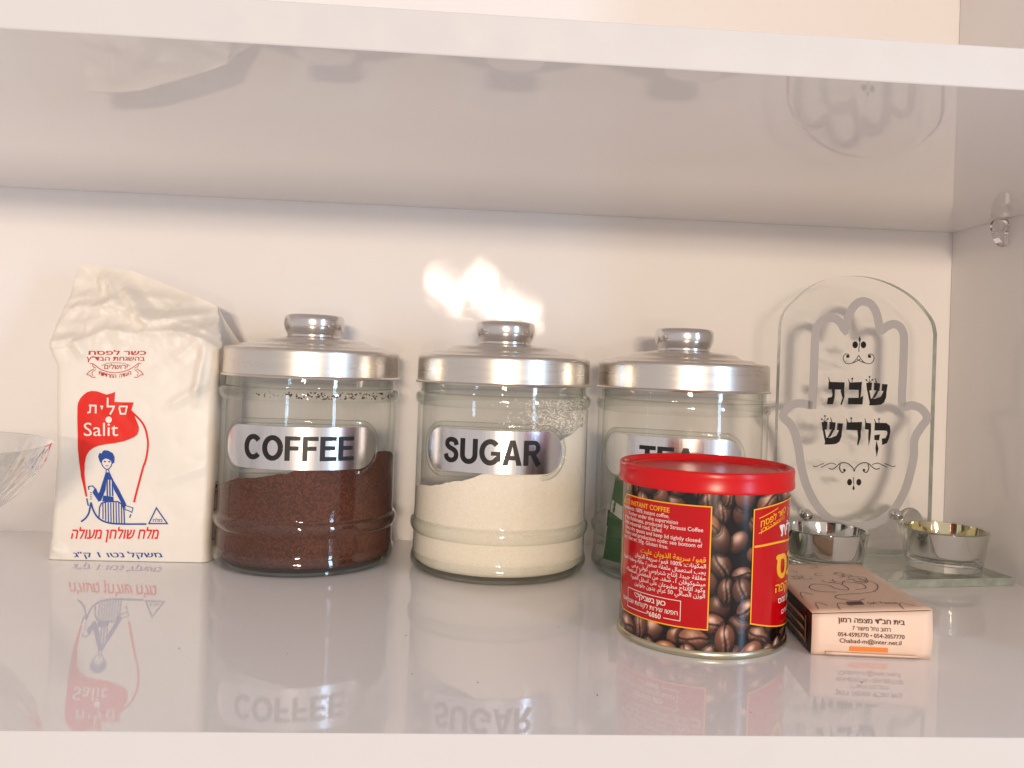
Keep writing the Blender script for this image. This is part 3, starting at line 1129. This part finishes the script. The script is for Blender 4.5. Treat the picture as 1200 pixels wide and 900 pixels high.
def make_can():
    t = thing('coffee_can', (CANX, CANY, 0), 'round coffee tin printed with roasted beans, red panels and a red plastic lid', 'can')
    # printed wall: coffee beans rasterised into a fine colour grid
    nphi, nz = 720, 190
    z0, z1 = 0.0024, 0.0712
    rng = np.random.default_rng(11)
    S = np.linspace(0, 2 * math.pi * CANR, nphi, endpoint=False)
    Zs = np.linspace(z0, z1, nz)
    SS, ZZ = np.meshgrid(S, Zs)
    img = np.zeros((nz, nphi, 3))
    img[:] = (0.006, 0.003, 0.003)
    per = 2 * math.pi * CANR
    pts = []
    for _ in range(9000):
        p = np.array([rng.uniform(0, per), rng.uniform(z0 - 0.003, z1 + 0.003)])
        if all(math.hypot(min(abs(p[0] - q[0]), per - abs(p[0] - q[0])), p[1] - q[1]) > 0.0071 for q in pts):
            pts.append(p)
    rng.shuffle(pts)
    L = np.array([-0.25, 0.62, 0.74])
    for (ps, pz) in pts:
        la = rng.uniform(0.0050, 0.0070)
        lb = la * rng.uniform(0.64, 0.80)
        th = rng.uniform(0, math.pi)
        dx = (SS - ps + per / 2) % per - per / 2
        dz = ZZ - pz
        u = (dx * math.cos(th) + dz * math.sin(th)) / la
        v = (-dx * math.sin(th) + dz * math.cos(th)) / lb
        r2 = u * u + v * v
        ins = r2 < 1
        if not ins.any():
            continue
        shadow = (r2 < 1.5) & ~ins
        img[shadow] *= 0.35
        h = np.sqrt(np.clip(1 - r2, 0, 1))
        nx_ = u * math.cos(th) - v * math.sin(th)
        nz_ = u * math.sin(th) + v * math.cos(th)
        dif = np.clip(nx_ * L[0] + nz_ * L[1] + h * L[2], 0, 1)
        spec = np.clip((nx_ * -0.12 + nz_ * 0.42 + h * 0.9), 0, 1) ** rng.uniform(10, 26)
        tone = np.array((0.165, 0.062, 0.036)) * rng.uniform(0.45, 1.6)
        if rng.random() < 0.12:
            tone = np.array((0.34, 0.115, 0.035))
        bean = (0.18 + 0.95 * dif)[..., None] * tone + (spec * rng.uniform(0.25, 0.75))[..., None] * np.array((1.0, 0.72, 0.56))
        if rng.random() < 0.55:        # flat side up: a crease along the bean and paler chaff
            cv = v - 0.13 * np.sin(u * 3.0)
            cre = np.exp(-(cv / 0.10) ** 2)
            lip = np.exp(-((np.abs(cv) - 0.24) / 0.10) ** 2)
            ripple = 0.5 + 0.5 * np.sin(u * 17 + v * 9 + rng.uniform(0, 6))
            bean = bean * (1 - 0.92 * cre)[..., None] + (lip * (0.06 + 0.12 * ripple) * (1 - r2))[..., None] * np.array((1.0, 0.66, 0.48))
        bean *= np.clip((1 - r2) * 5, 0.12, 1)[..., None]
        img[ins] = bean[ins]
    verts, faces = [], []
    for j in range(nz):
        for i in range(nphi):
            a = S[i] / CANR
            verts.append((CANR * math.sin(a), -CANR * math.cos(a), Zs[j]))
    for j in range(nz - 1):
        for i in range(nphi):
            i2 = (i + 1) % nphi
            faces.append((j * nphi + i, j * nphi + i2, (j + 1) * nphi + i2, (j + 1) * nphi + i))
    m, nt, b, out = mat_new('printed_bean_tin')
    at = nt.nodes.new('ShaderNodeAttribute')
    at.attribute_name = 'print'
    nt.links.new(at.outputs['Color'], b.inputs['Base Color'])
    b.inputs['Roughness'].default_value = 0.17
    b.inputs['Specular IOR Level'].default_value = 0.55
    wall = mesh_obj('printed_wall', verts, faces, m, t, True)
    ca = wall.data.color_attributes.new('print', 'FLOAT_COLOR', 'POINT')
    flat = np.ones((nz * nphi, 4), dtype=np.float32)
    flat[:, :3] = img.reshape(-1, 3)
    ca.data.foreach_set('color', flat.ravel())
    lathe('bottom_rim', [(0.0, 0.0022), (0.0365, 0.0022), (0.0370, 0.0004), (0.0380, 0.0001), (0.0389, 0.0003), (0.0392, 0.0012), (0.0391, 0.0024), (0.0386, 0.0031), (0.0381, 0.0033)], M['tin_rim'], t)
    lid = lathe('plastic_lid', [(0.0384, 0.0706), (0.0402, 0.0703), (0.0406, 0.0707), (0.0407, 0.0720), (0.0404, 0.0732), (0.0404, 0.0768), (0.0405, 0.0780), (0.0402, 0.0790), (0.0394, 0.0795),
                      (0.0384, 0.0793), (0.0378, 0.0784), (0.0374, 0.0776), (0.0355, 0.0774), (0.0346, 0.0778), (0.0338, 0.0778), (0.0330, 0.0770), (0.0300, 0.0768), (0.0, 0.0768)], M['red_plastic'], t)
    R1, R2, R3 = CANR + 0.00018, CANR + 0.00036, CANR + 0.0005

    def cm(r):
        return lambda s, z, d=0.0: ((r + d) * math.sin(s / CANR), -(r + d) * math.cos(s / CANR), z)

    def S_(deg):
        return CANR * math.radians(deg)
    CUTC = (0.0018, None)
    # left panel
    a0, a1, zb, zt = S_(-86), S_(-10.5), 0.0124, 0.0648
    c = 0.004
    pl = [(a0 + c, zb), (a1, zb), (a1, zt), (a0 + c, zt), (a0, zt - c), (a0, zb + c)]
    def smoothed(o):
        for p in o.data.polygons:
            p.use_smooth = True
        return o
    panel = smoothed(Flat().poly(pl).build('text_panel', M['red_label'], t, cm(R1), CUTC))
    Flat().stroke(pl, 0.00055, True).build('panel_border', M['yellow_ink'], panel, cm(R2), CUTC)
    Flat().line('ELITE INSTANT COFFEE', S_(-37.5), 0.0607, 0.0030, 0.03, 'R').line(arab('قهوة سريعة الذوبان عليت'), S_(-13), 0.0410, 0.0031, 0.02, 'R').build(
        'yellow_lettering', M['yellow_ink'], panel, cm(R2), CUTC)
    w = Flat()
    z = 0.0583
    for s, e in (('Ingredients: 100% instant coffee.', -37.5), ('Kosher under the supervision', -31.5), ('of the Rabbinate, produced by Strauss Coffee', -15.3), ('Zefat industrial road, Safed.', -42),
                 ('Use a dry spoon and keep lid tightly closed.', -16.1), ('Expiry and production code: see bottom of', -15.5), ('can. Net wt: 50g. Gluten free.', -37.5)):
        vs = np.array(text_mesh(s)[0])
        size = 0.00245
        wd = (vs[:, 0].max() - vs[:, 0].min()) * size
        size *= min(1.0, (S_(e) - S_(-84)) / wd)
        w.line(s, S_(e), z, 0.00245 if size > 0.0022 else size, 0.006, 'R')
        z -= 0.00222
    z = 0.0385
    for s in ('المكونات: 100% قهوة سريعة الذوبان', 'يجب استعمال ملعقة صغيرة جافة وحفظ العلبة', 'مغلقة جيدا. إنتاج شتراوس كوفي م.ض', 'ميشوكوفان 1، صفد. من المفضل استعماله', 'وكود الإنتاج مطبوعان على اسفل العبوة', 'الوزن الصافي 50 غرام. بدون جلوتين'):
        w.line(arab(s), S_(-12.8), z, 0.0025, 0.012, 'R')
        z -= 0.00253
    bx0, bx1 = S_(-72), S_(-27.8)
    w.stroke([(bx0, 0.0235), (bx1, 0.0235), (bx1, 0.0150), (S_(-39), 0.0150)], 0.0003)
    w.stroke([(bx0, 0.0235), (bx0, 0.0150), (S_(-52), 0.0150)], 0.0003)
    w.line(heb('כאן בשבילך'), S_(-38), 0.0203, 0.0032, 0.03, 'R').line(heb('חפשו שירות לקוחות שטראוס'), S_(-29.5), 0.0172, 0.0028, 0.01, 'R').line('*6860', S_(-41), 0.0142, 0.0031, 0.02, 'R')
    hs = smooth_profile([(S_(-61.5), 0.0206), (S_(-64), 0.0219), (S_(-62.5), 0.0226), (S_(-61.5), 0.0221), (S_(-60.5), 0.0226), (S_(-59), 0.0219), (S_(-61.5), 0.0206)], 3)
    w.stroke(hs, 0.00025)
    w.build('white_lettering', M['white_ink'], panel, cm(R2), CUTC)
    # right (front) panel, turned away to the right
    b0, b1 = S_(18.0), S_(118)
    top = [(b0 + (b1 - b0) * k / 12, 0.0638 + 0.0028 * math.sin(math.pi * k / 12)) for k in range(13)]
    bot = [(b0 + (b1 - b0) * k / 12, 0.0150 - 0.0048 * math.sin(math.pi * min(1, k / 6) / 2)) for k in range(13)]
    pl2 = bot + top[::-1]
    p2 = smoothed(Flat().poly(pl2).build('brand_panel', M['red_label'], t, cm(R1), CUTC))
    y = Flat().stroke(pl2, 0.00055, True)
    y.stroke(smooth_profile([(S_(19), 0.0479), (S_(40), 0.0486), (S_(60), 0.0480), (S_(90), 0.0470)], 5), 0.0009)
    y.text(heb('נס'), S_(41), S_(66), 0.0325, 0.0425, 0.05)
    y.text(heb('נמס קפה'), S_(40), S_(82), 0.0252, 0.0300, 0.02)
    y.stroke([(S_(22), 0.0600), (S_(40), 0.0638)], 0.0004).stroke([(S_(22), 0.0535), (S_(40), 0.0575)], 0.0004)
    y.line(heb('כשר לפסח'), S_(23.5), 0.0562, 0.0042, 0.02, slope=0.28).line(heb('בהשגחת הבד"ץ'), S_(23.5), 0.0538, 0.0027, 0.0, slope=0.28)
    y.build('yellow_lettering', M['yellow_ink'], p2, cm(R2), CUTC)
    w2 = Flat().text(heb('עלית'), S_(43), S_(72), 0.0510, 0.0572, 0.03, -0.3)
    w2.build('brand_lettering', M['white_ink'], p2, cm(R2), CUTC)
    w2 = Flat()
    w2.text(heb('מגורען נמס'), S_(44), S_(80), 0.0205, 0.0235, 0.015)
    w2.text(heb('50 גרם'), S_(50), S_(70), 0.0160, 0.0182, 0.01)
    w2.build('white_lettering', M['white_ink'], p2, cm(R2), CUTC)


make_can()


# ------------------------------------------------------------------ small carton
def make_carton():
    ang = math.radians(-5.2)
    O = np.array((0.1509, 0.0850))
    t = thing('carton', (O[0], O[1], 0), 'flat peach paper carton with brown address lettering, beside the red can', 'box', ang)
    W, Lg, hl, hr = 0.0522, 0.094, 0.0186, 0.0222
    th = 0.0005
    def top_z(x, y):
        f = 1 - 0.55 * min(1, y / Lg)
        return hl + (hr - hl) * (x / W) * f + 0.0006 * math.sin(math.pi * x / W) * math.sin(math.pi * y / Lg)
    # top sheet, grid
    def sheet(name, fn, nu, nv, mat, parent):
        verts = [fn(i / nu, j / nv) for j in range(nv + 1) for i in range(nu + 1)]
        faces = [(j * (nu + 1) + i, j * (nu + 1) + i + 1, (j + 1) * (nu + 1) + i + 1, (j + 1) * (nu + 1) + i) for j in range(nv) for i in range(nu)]
        o = mesh_obj(name, verts, faces, mat, parent, True)
        md = o.modifiers.new('thickness', 'SOLIDIFY')
        md.thickness = th
        md.offset = -1
        return o
    body = sheet('top_panel', lambda u, v: (u * W, v * Lg, top_z(u * W, v * Lg)), 12, 16, M['carton_top'], t)
    lip = lambda u: 0.0003 + 0.0010 * max(0, math.sin(math.pi * u)) ** 0.5
    front = sheet('front_flap', lambda u, v: (u * W, -0.0002 - 0.0012 * math.sin(math.pi * v) * (0.4 + 0.6 * u), 0.0004 + (top_z(u * W, 0) - 0.0012) * v), 12, 8, M['carton'], t)
    # lower tuck edge of the flap, cut back from the corners
    tuck = sheet('tuck_edge', lambda u, v: (0.006 + u * (W - 0.0125), -0.0012 - 0.0006 * v, 0.0007 + 0.0012 * v * (1 - u * 0.3)), 8, 2, M['carton'], t)
    side = sheet('side_panel', lambda u, v: (-0.0001, Lg - u * Lg, 0.0004 + (hl - 0.0010) * v), 10, 4, M['carton_dark'], t)
    sheet('far_side_panel', lambda u, v: (W, u * Lg, 0.0004 + (top_z(W, u * Lg) - 0.0010) * v), 10, 4, M['carton'], t)
    sheet('back_flap', lambda u, v: (W - u * W, Lg - 0.0002, 0.0004 + (top_z(W - u * W, Lg) - 0.0012) * v), 6, 4, M['carton'], t)
    sheet('bottom_panel', lambda u, v: (W - u * W, v * Lg, 0.0006), 4, 6, M['carton'], t)
    # prints
    def on_front(x, z, d=0.0):
        u, v = x / W, z / hr
        k = max(0, min(1, z / (top_z(x, 0) - 0.0008)))
        return (x, -0.00045 - d - 0.0012 * math.sin(math.pi * k) * (0.4 + 0.6 * u), z)
    f = Flat()
    f.text(heb('בית חב"ד מצפה רמון'), 0.0113, 0.0400, 0.0143, 0.0172, 0.028)
    f.text(heb('רחוב נחל מישור 7'), 0.0175, 0.0340, 0.0118, 0.0138, 0.008)
    f.text('054-4595770 • 054-2057770', 0.0113, 0.0400, 0.0089, 0.0107, 0.012)
    f.text('Chabad-m@inter.net.il', 0.0121, 0.0388, 0.0056, 0.0081, 0.008)
    f.build('lettering', M['carton_ink'], front, on_front, (0.004, 0.003))
    Flat().poly([(0.0166, 0.0026), (0.0332, 0.0026), (0.0332, 0.0046), (0.0166, 0.0046)]).build('orange_strip', M['orange_ink'], front, on_front, (0.004, 0.003))
    g = Flat()
    def on_top(x, y, d=0.0):
        return (x, y, top_z(x, y) + 0.0002 + d)
    g.stroke(smooth_profile([(0.020, 0.030), (0.012, 0.033), (0.010, 0.040), (0.014, 0.046), (0.020, 0.043), (0.022, 0.036), (0.027, 0.034), (0.027, 0.044), (0.022, 0.049)], 5), 0.0004)
    g.stroke(smooth_profile([(0.030, 0.034), (0.036, 0.037), (0.037, 0.045), (0.030, 0.049), (0.027, 0.044)], 5), 0.0004)
    g.stroke(smooth_profile([(0.032, 0.053), (0.038, 0.056), (0.044, 0.050), (0.043, 0.040), (0.037, 0.030), (0.028, 0.027), (0.019, 0.025), (0.017, 0.020), (0.024, 0.015), (0.029, 0.018)], 5), 0.0004)
    g.stroke(smooth_profile([(0.030, 0.058), (0.036, 0.063), (0.043, 0.060), (0.043, 0.055)], 5), 0.0004)
    for x0, x1, y in ((0.004, 0.0095, 0.010), (0.013, 0.020, 0.008), (0.040, 0.047, 0.006), (0.002, 0.008, 0.028)):
        g.stroke(smooth_profile([(x0, y - 0.006), (x0 + 0.001, y + 0.002), ((x0 + x1) / 2, y + 0.004), (x1, y - 0.001)], 4), 0.00035)
    rg = random.Random(9)
    for k in range(16):
        x0, y0 = rg.uniform(0.004, 0.044), rg.uniform(0.050, 0.088)
        a = rg.uniform(0, 6.28)
        g.stroke(smooth_profile([(x0 + 0.004 * (1 - 0.13 * q) * math.cos(a + q * 0.8), y0 + 0.005 * (1 - 0.13 * q) * math.sin(a + q * 0.8)) for q in range(7)], 3), 0.0003)
    g.poly([(0.019, 0.009), (0.026, 0.009), (0.026, 0.0135), (0.019, 0.0135)])
    g.text('Soft', 0.028, 0.032, 0.009, 0.0125, 0.0).text('Tissue', 0.033, 0.041, 0.009, 0.0125, 0.0)
    g.build('scroll_print', M['carton_ink'], body, on_top, (0.006, 0.006))
    s = Flat()
    for k in range(3):
        z0 = 0.0035 + 0.0042 * k
        s.poly([(0.009, z0), (0.060, z0 + 0.0005), (0.070, z0 + 0.0018), (0.012, z0 + 0.0014)])
    s.poly([(0.0075, 0.003), (0.0085, 0.003), (0.0085, 0.0150), (0.0075, 0.0150)])
    s.build('side_print', M['cream_ink'], side, lambda y, z, d=0.0: (-0.0004 - d, y, z), None)


make_carton()


# ------------------------------------------------------------------ glass candle holder
HA = math.radians(9.0)
HU = np.array([math.cos(HA), math.sin(HA), 0])
HN = np.array([-math.sin(HA), math.cos(HA), 0])
FRONT_MID = np.array([0.2530, 0.2035, 0.0])
PLATE_P = FRONT_MID + HN * 0.058


def make_holder():
    t = thing('candle_holder', tuple(FRONT_MID), 'upright arched glass plate with grey hand outline and black Hebrew lettering on glass base', 'candle holder', HA)
    # local frame: x along HU, y along HN, z up
    yp = 0.058

    def loc(px, py):
        q = on_plane(px, py, PLATE_P, HN)
        return (float(np.dot(q - FRONT_MID, HU)), float(q[2]))
    base = bm_obj('glass_base', box_mesh((-0.0745, 0, 0.0001), (0.0735, 0.079, 0.0050), 0.0003), [M['pane_glass'], M['glass_edge']], t)
    for p in base.data.polygons:
        if abs(p.normal.z) < 0.5:
            p.material_index = 1
    zA = zz(890, 310, 1200 / 310)
    zB = zz(890, 520, 1033 / 310)
    arch = zA([(97, 330), (100, 275), (110, 232), (135, 190), (170, 155), (215, 115), (270, 82), (340, 59), (420, 51), (500, 57), (580, 79), (650, 113), (710, 156), (760, 210), (794, 262), (806, 315)])
    A = [loc(*p) for p in smooth_profile(arch, 4)]
    A = [(A[0][0] + 0.0003, 0.0052)] + A + [(A[-1][0] + 0.0003, 0.0052)]
    n = len(A)
    verts = [(x, yp, z) for x, z in A] + [(x, yp + 0.004, z) for x, z in A]
    faces = [tuple(range(n)), tuple(range(2 * n - 1, n - 1, -1))] + [(i, (i + 1) % n + 0, (i + 1) % n + n, i + n)[::-1] for i in range(n)]
    pl = mesh_obj('glass_plate', verts, faces, [M['pane_glass'], M['glass_edge']], t)
    for p in pl.data.polygons:
        if abs(p.normal.y) < 0.5:
            p.material_index = 1

    def mp(dy):
        def f(px, py, d=0.0):
            x, z = loc(px, -py)
            return (x, yp - dy - d, z)
        return f

    def F(pts):
        return [(x, -y) for x, y in pts]
    hand = zA([(238, 655), (246, 500), (252, 340), (262, 285), (292, 250), (335, 243), (366, 262), (388, 288), (402, 240), (420, 200), (445, 174), (472, 167), (505, 180), (528, 215), (540, 262), (548, 300),
               (575, 282), (605, 270), (634, 280), (652, 312), (655, 360), (650, 500), (648, 638), (690, 638), (730, 652), (756, 682), (758, 704), (728, 745), (702, 795)]) + \
        zB([(602, 45), (592, 100), (572, 170), (538, 238), (495, 285), (440, 314), (380, 322), (315, 313), (262, 285), (216, 230), (182, 160), (162, 85)]) + \
        zA([(178, 840), (160, 765), (138, 722), (108, 692), (118, 660), (150, 636), (190, 630), (238, 640)])
    fh = Flat().stroke(F(smooth_profile(hand, 4)), 9.8)
    fh.poly(F(zA([(345, 262), (388, 245), (412, 230), (404, 312), (386, 322), (366, 300)])))
    fh.poly(F(zA([(535, 262), (560, 268), (575, 272), (560, 318), (540, 318)])))
    fh.build('hand_outline', M['frost'], pl, mp(0.00015))
    L = zz(940, 420, 7.5)
    b = Flat()

    def lp(*pts):
        b.poly(F(L(pts)))

    def ball(x, y, r=9):
        b.disc(*F(L([(x, y)]))[0], r / 7.5, n=12)

    def tick(x0, y0, x1, y1, w=5):
        b.stroke(F(L([(x0, y0), (x1, y1)])), w / 7.5, w_end=w * 2 / 7.5)
    # tav
    lp((230, 205), (372, 210), (368, 275), (228, 272))
    lp((338, 274), (368, 274), (371, 335), (346, 411), (334, 402), (352, 348), (336, 292))
    lp((256, 271), (286, 273), (284, 340), (270, 402), (214, 403), (224, 345), (257, 340), (264, 318))
    tick(229, 165, 240, 206)
    # bet
    lp((410, 212), (524, 206), (518, 278), (408, 275))
    lp((495, 276), (518, 276), (511, 342), (535, 328), (528, 405), (400, 403), (402, 346), (494, 346))
    tick(403, 180, 414, 213); tick(438, 178, 436, 208, 4); ball(438, 178)
    # shin (twice)

    def shin(dx, dy):
        q = lambda *pts: lp(*[(x + dx, y + dy) for x, y in pts])
        q((560, 215), (613, 211), (606, 280), (568, 286))
        q((570, 284), (588, 280), (602, 350), (584, 362))
        q((630, 213), (684, 219), (676, 286), (628, 280))
        q((648, 284), (670, 284), (642, 340), (608, 358))
        q((700, 224), (749, 228), (740, 291), (695, 285))
        q((582, 350), (640, 354), (690, 335), (713, 286), (740, 286), (736, 340), (718, 386), (690, 406), (640, 412), (586, 413), (590, 384))
        for bx, by in ((562, 190), (590, 162), (614, 188)):
            tick(bx + dx, by + dy, 588 + dx, 214 + dy, 3)
            ball(bx + dx, by + dy, 8)
        tick(638 + dx, 172 + dy, 650 + dx, 215 + dy)
    shin(0, 0)
    shin(-392, 344)
    # dalet
    lp((388, 562), (524, 558), (516, 632), (385, 628))
    lp((482, 631), (513, 631), (513, 690), (490, 766), (479, 756), (488, 700))
    tick(385, 528, 396, 563); tick(428, 526, 428, 562, 4); ball(428, 526)
    # vav
    lp((550, 563), (603, 570), (603, 640), (593, 720), (581, 771), (577, 700), (580, 626), (548, 622))
    tick(548, 526, 556, 564)
    # qof
    lp((635, 565), (738, 567), (768, 592), (773, 640), (762, 700), (742, 745), (699, 761), (697, 704), (730, 700), (746, 662), (741, 637), (720, 634), (632, 633))
    lp((632, 674), (681, 667), (672, 721), (631, 716))
    lp((650, 719), (668, 790), (652, 868), (640, 790))
    tick(630, 532, 643, 566); tick(672, 534, 672, 566, 4); ball(672, 533)
    b.build('lettering', M['black'], pl, mp(0.0003))
    # fleurons and scrolls
    K = zz(930, 340, 1093 / 170)
    o = Flat()
    sK = 170 / 1093
    o.disc(*F(K([(462, 412)]))[0], 21 * sK, 26 * sK).disc(*F(K([(524, 412)]))[0], 21 * sK, 26 * sK)
    o.poly(F(K([(495, 345), (505, 370), (497, 405), (487, 370)])))
    o.stroke(F(K([(494, 400), (490, 440), (490, 465)])), 6 * sK)
    for sg in (1, -1):
        m_ = lambda pts: [(488 + sg * (x - 488), y) for x, y in pts]
        o.stroke(F(smooth_profile(K(m_([(395, 508), (415, 505), (412, 485), (390, 482), (373, 500), (376, 530), (400, 553), (440, 548), (470, 520), (488, 490)])), 4)), 5.5 * sK)
        o.stroke(F(smooth_profile(K(m_([(440, 550), (475, 535), (500, 520)])), 3)), 6 * sK)
        o.disc(*F(K(m_([(404, 497)])))[0], 10 * sK)
    o.build('upper_ornament', M['black'], pl, mp(0.0003))
    o = Flat()
    Q = zz(940, 520, 1200 / 130)
    sQ = 130 / 1200
    for sg in (1, -1):
        m_ = lambda pts: [(560 + sg * (x - 560), y) for x, y in pts]
        o.stroke(F(smooth_profile(Q(m_([(115, 236), (140, 248), (180, 232), (232, 213)])), 4)), 8 * sQ)
        o.stroke(F(smooth_profile(Q(m_([(200, 256), (250, 232), (300, 210), (340, 215), (365, 228)])), 4)), 8 * sQ)
        o.stroke(F(smooth_profile(Q(m_([(285, 264), (325, 275), (365, 250), (405, 214), (450, 204), (500, 218), (545, 260), (560, 300)])), 4)), 10 * sQ)
        o.stroke(F(smooth_profile(Q(m_([(410, 220), (402, 265), (425, 308), (455, 300), (462, 280)])), 4)), 11 * sQ)
        o.disc(*F(Q(m_([(455, 284)])))[0], 14 * sQ)
        o.disc(*F(Q(m_([(510, 415)])))[0], 27 * sQ, 36 * sQ)
    o.poly(F(Q([(553, 440), (567, 485), (553, 504), (540, 485)])))
    o.stroke(F(Q([(552, 360), (556, 440)])), 8 * sQ)
    o.build('lower_ornament', M['black'], pl, mp(0.0003))
    # chrome pins that clamp the plate to the base, and a clear round lens
    for px, py in ((941, 602), (1046, 602)):
        x, z = loc(px, py)
        bm = bmesh.new()
        for r, d0, d1 in ((0.0036, 0.0003, 0.0040), (0.0026, 0.0040, 0.0075)):
            ret = bmesh.ops.create_cone(bm, segments=24, radius1=r, radius2=r * 0.85, depth=d1 - d0, cap_ends=True)
            for v in ret['verts']:
                v.co = Vector((v.co.x + x, yp - d0 - (d1 - d0) / 2 + v.co.z, v.co.y + z))
        bm_obj('chrome_pin', bm, M['chrome'], t, True)
    x, z = loc(1064, 612)
    prof = [(0.0, 0.0)] + smooth_profile([(0.0092, 0.0001), (0.0098, 0.0010), (0.0094, 0.0022), (0.0075, 0.0038), (0.0040, 0.0046), (0.0, 0.0048)], 4)
    knob = lathe('glass_knob', prof, M['glass'], t, 48, 50)
    knob.rotation_euler = (math.pi / 2, 0, 0)
    knob.location = (x, yp - 0.0002, z)


make_holder()


def make_cup(loc, lining, label):
    t = thing('candle_cup', loc, label, 'candle cup', 0, 'silvered glass candle cups')
    rb, rt, h = 0.0222, 0.0258, 0.0246
    outer = [(0.0, 0.0001), (rb - 0.002, 0.0001)] + smooth_profile([(rb - 0.0012, 0.0002), (rb - 0.0002, 0.0008), (rb + 0.0001, 0.002)], 3)
    outer += [(rb + (rt - rb) * k, 0.002 + (h - 0.002) * k) for k in (0.25, 0.5, 0.75, 0.96)]
    outer += [(rt - 0.0003, h), (rt - 0.0011, h + 0.0001), (rt - 0.0017, h - 0.0004)]
    inner = [(rt - 0.0030 - (rt - rb) * k, h - (h - 0.0075) * k) for k in (0.1, 0.4, 0.7, 0.92)] + smooth_profile([(rb - 0.0022, 0.0078), (rb - 0.0038, 0.0068), (rb - 0.007, 0.0064)], 3) + [(0.0, 0.0064)]
    lathe('glass_wall', outer + inner, M['cup_glass'], t, 96, 40)
    # silvering seen through the wall, and the tinted inside of the same coat
    coat = [(rt - 0.0018, h - 0.0006)] + [(rb + (rt - rb) * k - 0.0016, 0.002 + (h - 0.002) * k) for k in (0.9, 0.7, 0.5, 0.36)] + \
        smooth_profile([(rb - 0.0006, 0.0090), (rb - 0.0022, 0.0078), (rb - 0.0065, 0.0072)], 3) + [(0.0, 0.0072)]
    lathe('mirror_coat', coat, M['silver'], t, 96, 40)
    lathe('inner_lining', [(max(0.0, r - 0.0006), z + 0.0004) for r, z in coat], lining, t, 96, 40)
    lathe('rim', [(rt - 0.0016 + 0.0010 * math.cos(a) , h - 0.0002 + 0.0007 * math.sin(a)) for a in [2 * math.pi * k / 12 for k in range(12)]], M['cup_glass'], t, 96, 80, True)
    lathe('thick_base', [(0.0, 0.0004), (rb - 0.0016, 0.0004), (rb - 0.0008, 0.0012), (rb - 0.0006, 0.0058), (rb - 0.0016, 0.0066), (0.0, 0.0066)], M['glass'], t, 96, 40)
    return t


make_cup((0.2931, 0.2362, 0.0051), M['reflection_tint'], 'small glass cup with mirror inside tinted for yellow reflections, on the right of the glass base')
make_cup((0.2128, 0.2262, 0.0051), M['silver'], 'small silver lined glass cup between the red can lid and the hand plate')


# ------------------------------------------------------------------ crystal bowl cut by the left edge of the picture
def bowl_mod(r, z, a):
    k = max(0.0, min(1.0, (z - 0.012) / 0.02)) * max(0.0, min(1.0, (0.0775 - z) / 0.012))
    leaf = abs(math.sin(a * 9 + z * 60)) ** 0.6 - 0.5
    fine = math.sin(a * 54 - z * 260)
    return r * (1 + k * (0.016 * leaf + 0.006 * fine)), z


BOWL_O = [(0.0, 0.0006), (0.026, 0.0006), (0.0285, 0.0003), (0.030, 0.0015), (0.0285, 0.006), (0.0275, 0.010)] + \
    smooth_profile([(0.0285, 0.0125), (0.0375, 0.0250), (0.0470, 0.0345), (0.0570, 0.0440), (0.0675, 0.0540), (0.0750, 0.0655), (0.0795, 0.0772)], 6)
BOWL_I = smooth_profile([(0.0800, 0.0786), (0.0785, 0.0785), (0.0730, 0.0680), (0.0640, 0.0565), (0.0530, 0.0465), (0.0430, 0.0370), (0.0330, 0.0275), (0.0200, 0.0190), (0.0, 0.0165)], 4)
_b = lathe('crystal_bowl', BOWL_O + BOWL_I, M['crystal'], None, 220, 30, False, bowl_mod)
_b.location = (-0.2905, 0.150, 0)
_b.scale = (1, 1, 0.925)
tag(_b, 'clear cut crystal bowl cut off by the left edge of the picture', 'bowl')


# ------------------------------------------------------------------ clear shelf peg on the right wall
def make_peg():
    t = thing('shelf_peg', (XR, 0.2455, H), 'small clear plastic shelf peg under the upper shelf on the right wall', 'shelf peg')
    bm = bmesh.new()
    ret = bmesh.ops.create_cone(bm, segments=28, radius1=0.0046, radius2=0.0042, depth=0.0075, cap_ends=True)
    for v in ret['verts']:
        v.co = Vector((-0.0041 + v.co.z * -1, v.co.y, v.co.x * 0.9 - 0.0046))
    bm_obj('collar', bm, M['clear_plastic'], t, True)
    prof = [(-0.0002, -0.0091), (-0.0075, -0.0091), (-0.0062, -0.0125), (-0.0030, -0.0165), (-0.0002, -0.0175)]
    verts = [(x, -0.0033, z) for x, z in prof] + [(x, 0.0033, z) for x, z in prof]
    n = len(prof)
    faces = [tuple(range(n)), tuple(range(2 * n - 1, n - 1, -1))] + [(i, i + n, (i + 1) % n + n, (i + 1) % n) for i in range(n)]
    mesh_obj('rib', verts, faces, M['clear_plastic'], t)


make_peg()


# ------------------------------------------------------------------ a few spilled grains on the shelf
def make_grains():
    rng = random.Random(3)
    bm = bmesh.new()
    spots = [tuple(on_plane(x, y, (0, 0, 0), (0, 0, 1))[:2]) for x, y in ((474, 704), (483, 790), (476, 745), (655, 735), (700, 815), (300, 720), (560, 800), (880, 835), (1010, 800), (210, 760))]
    for k in range(22):
        x, y = spots[k] if k < len(spots) else (rng.uniform(-0.15, 0.28), rng.uniform(0.01, 0.19))
        s = rng.uniform(0.00012, 0.00026) if k < len(spots) else rng.uniform(0.00008, 0.0002)
        ret = bmesh.ops.create_icosphere(bm, subdivisions=1, radius=s)
        for v in ret['verts']:
            v.co = Vector((v.co.x * rng.uniform(0.8, 1.6) + x, v.co.y + y, v.co.z * 0.8 + s * 0.8))
    o = bm_obj('spilled_grains', bm, M['coffee'])
    tag(o, 'tiny dark grains scattered on the glossy shelf in front of the jars', 'grains', kind='stuff')


make_grains()
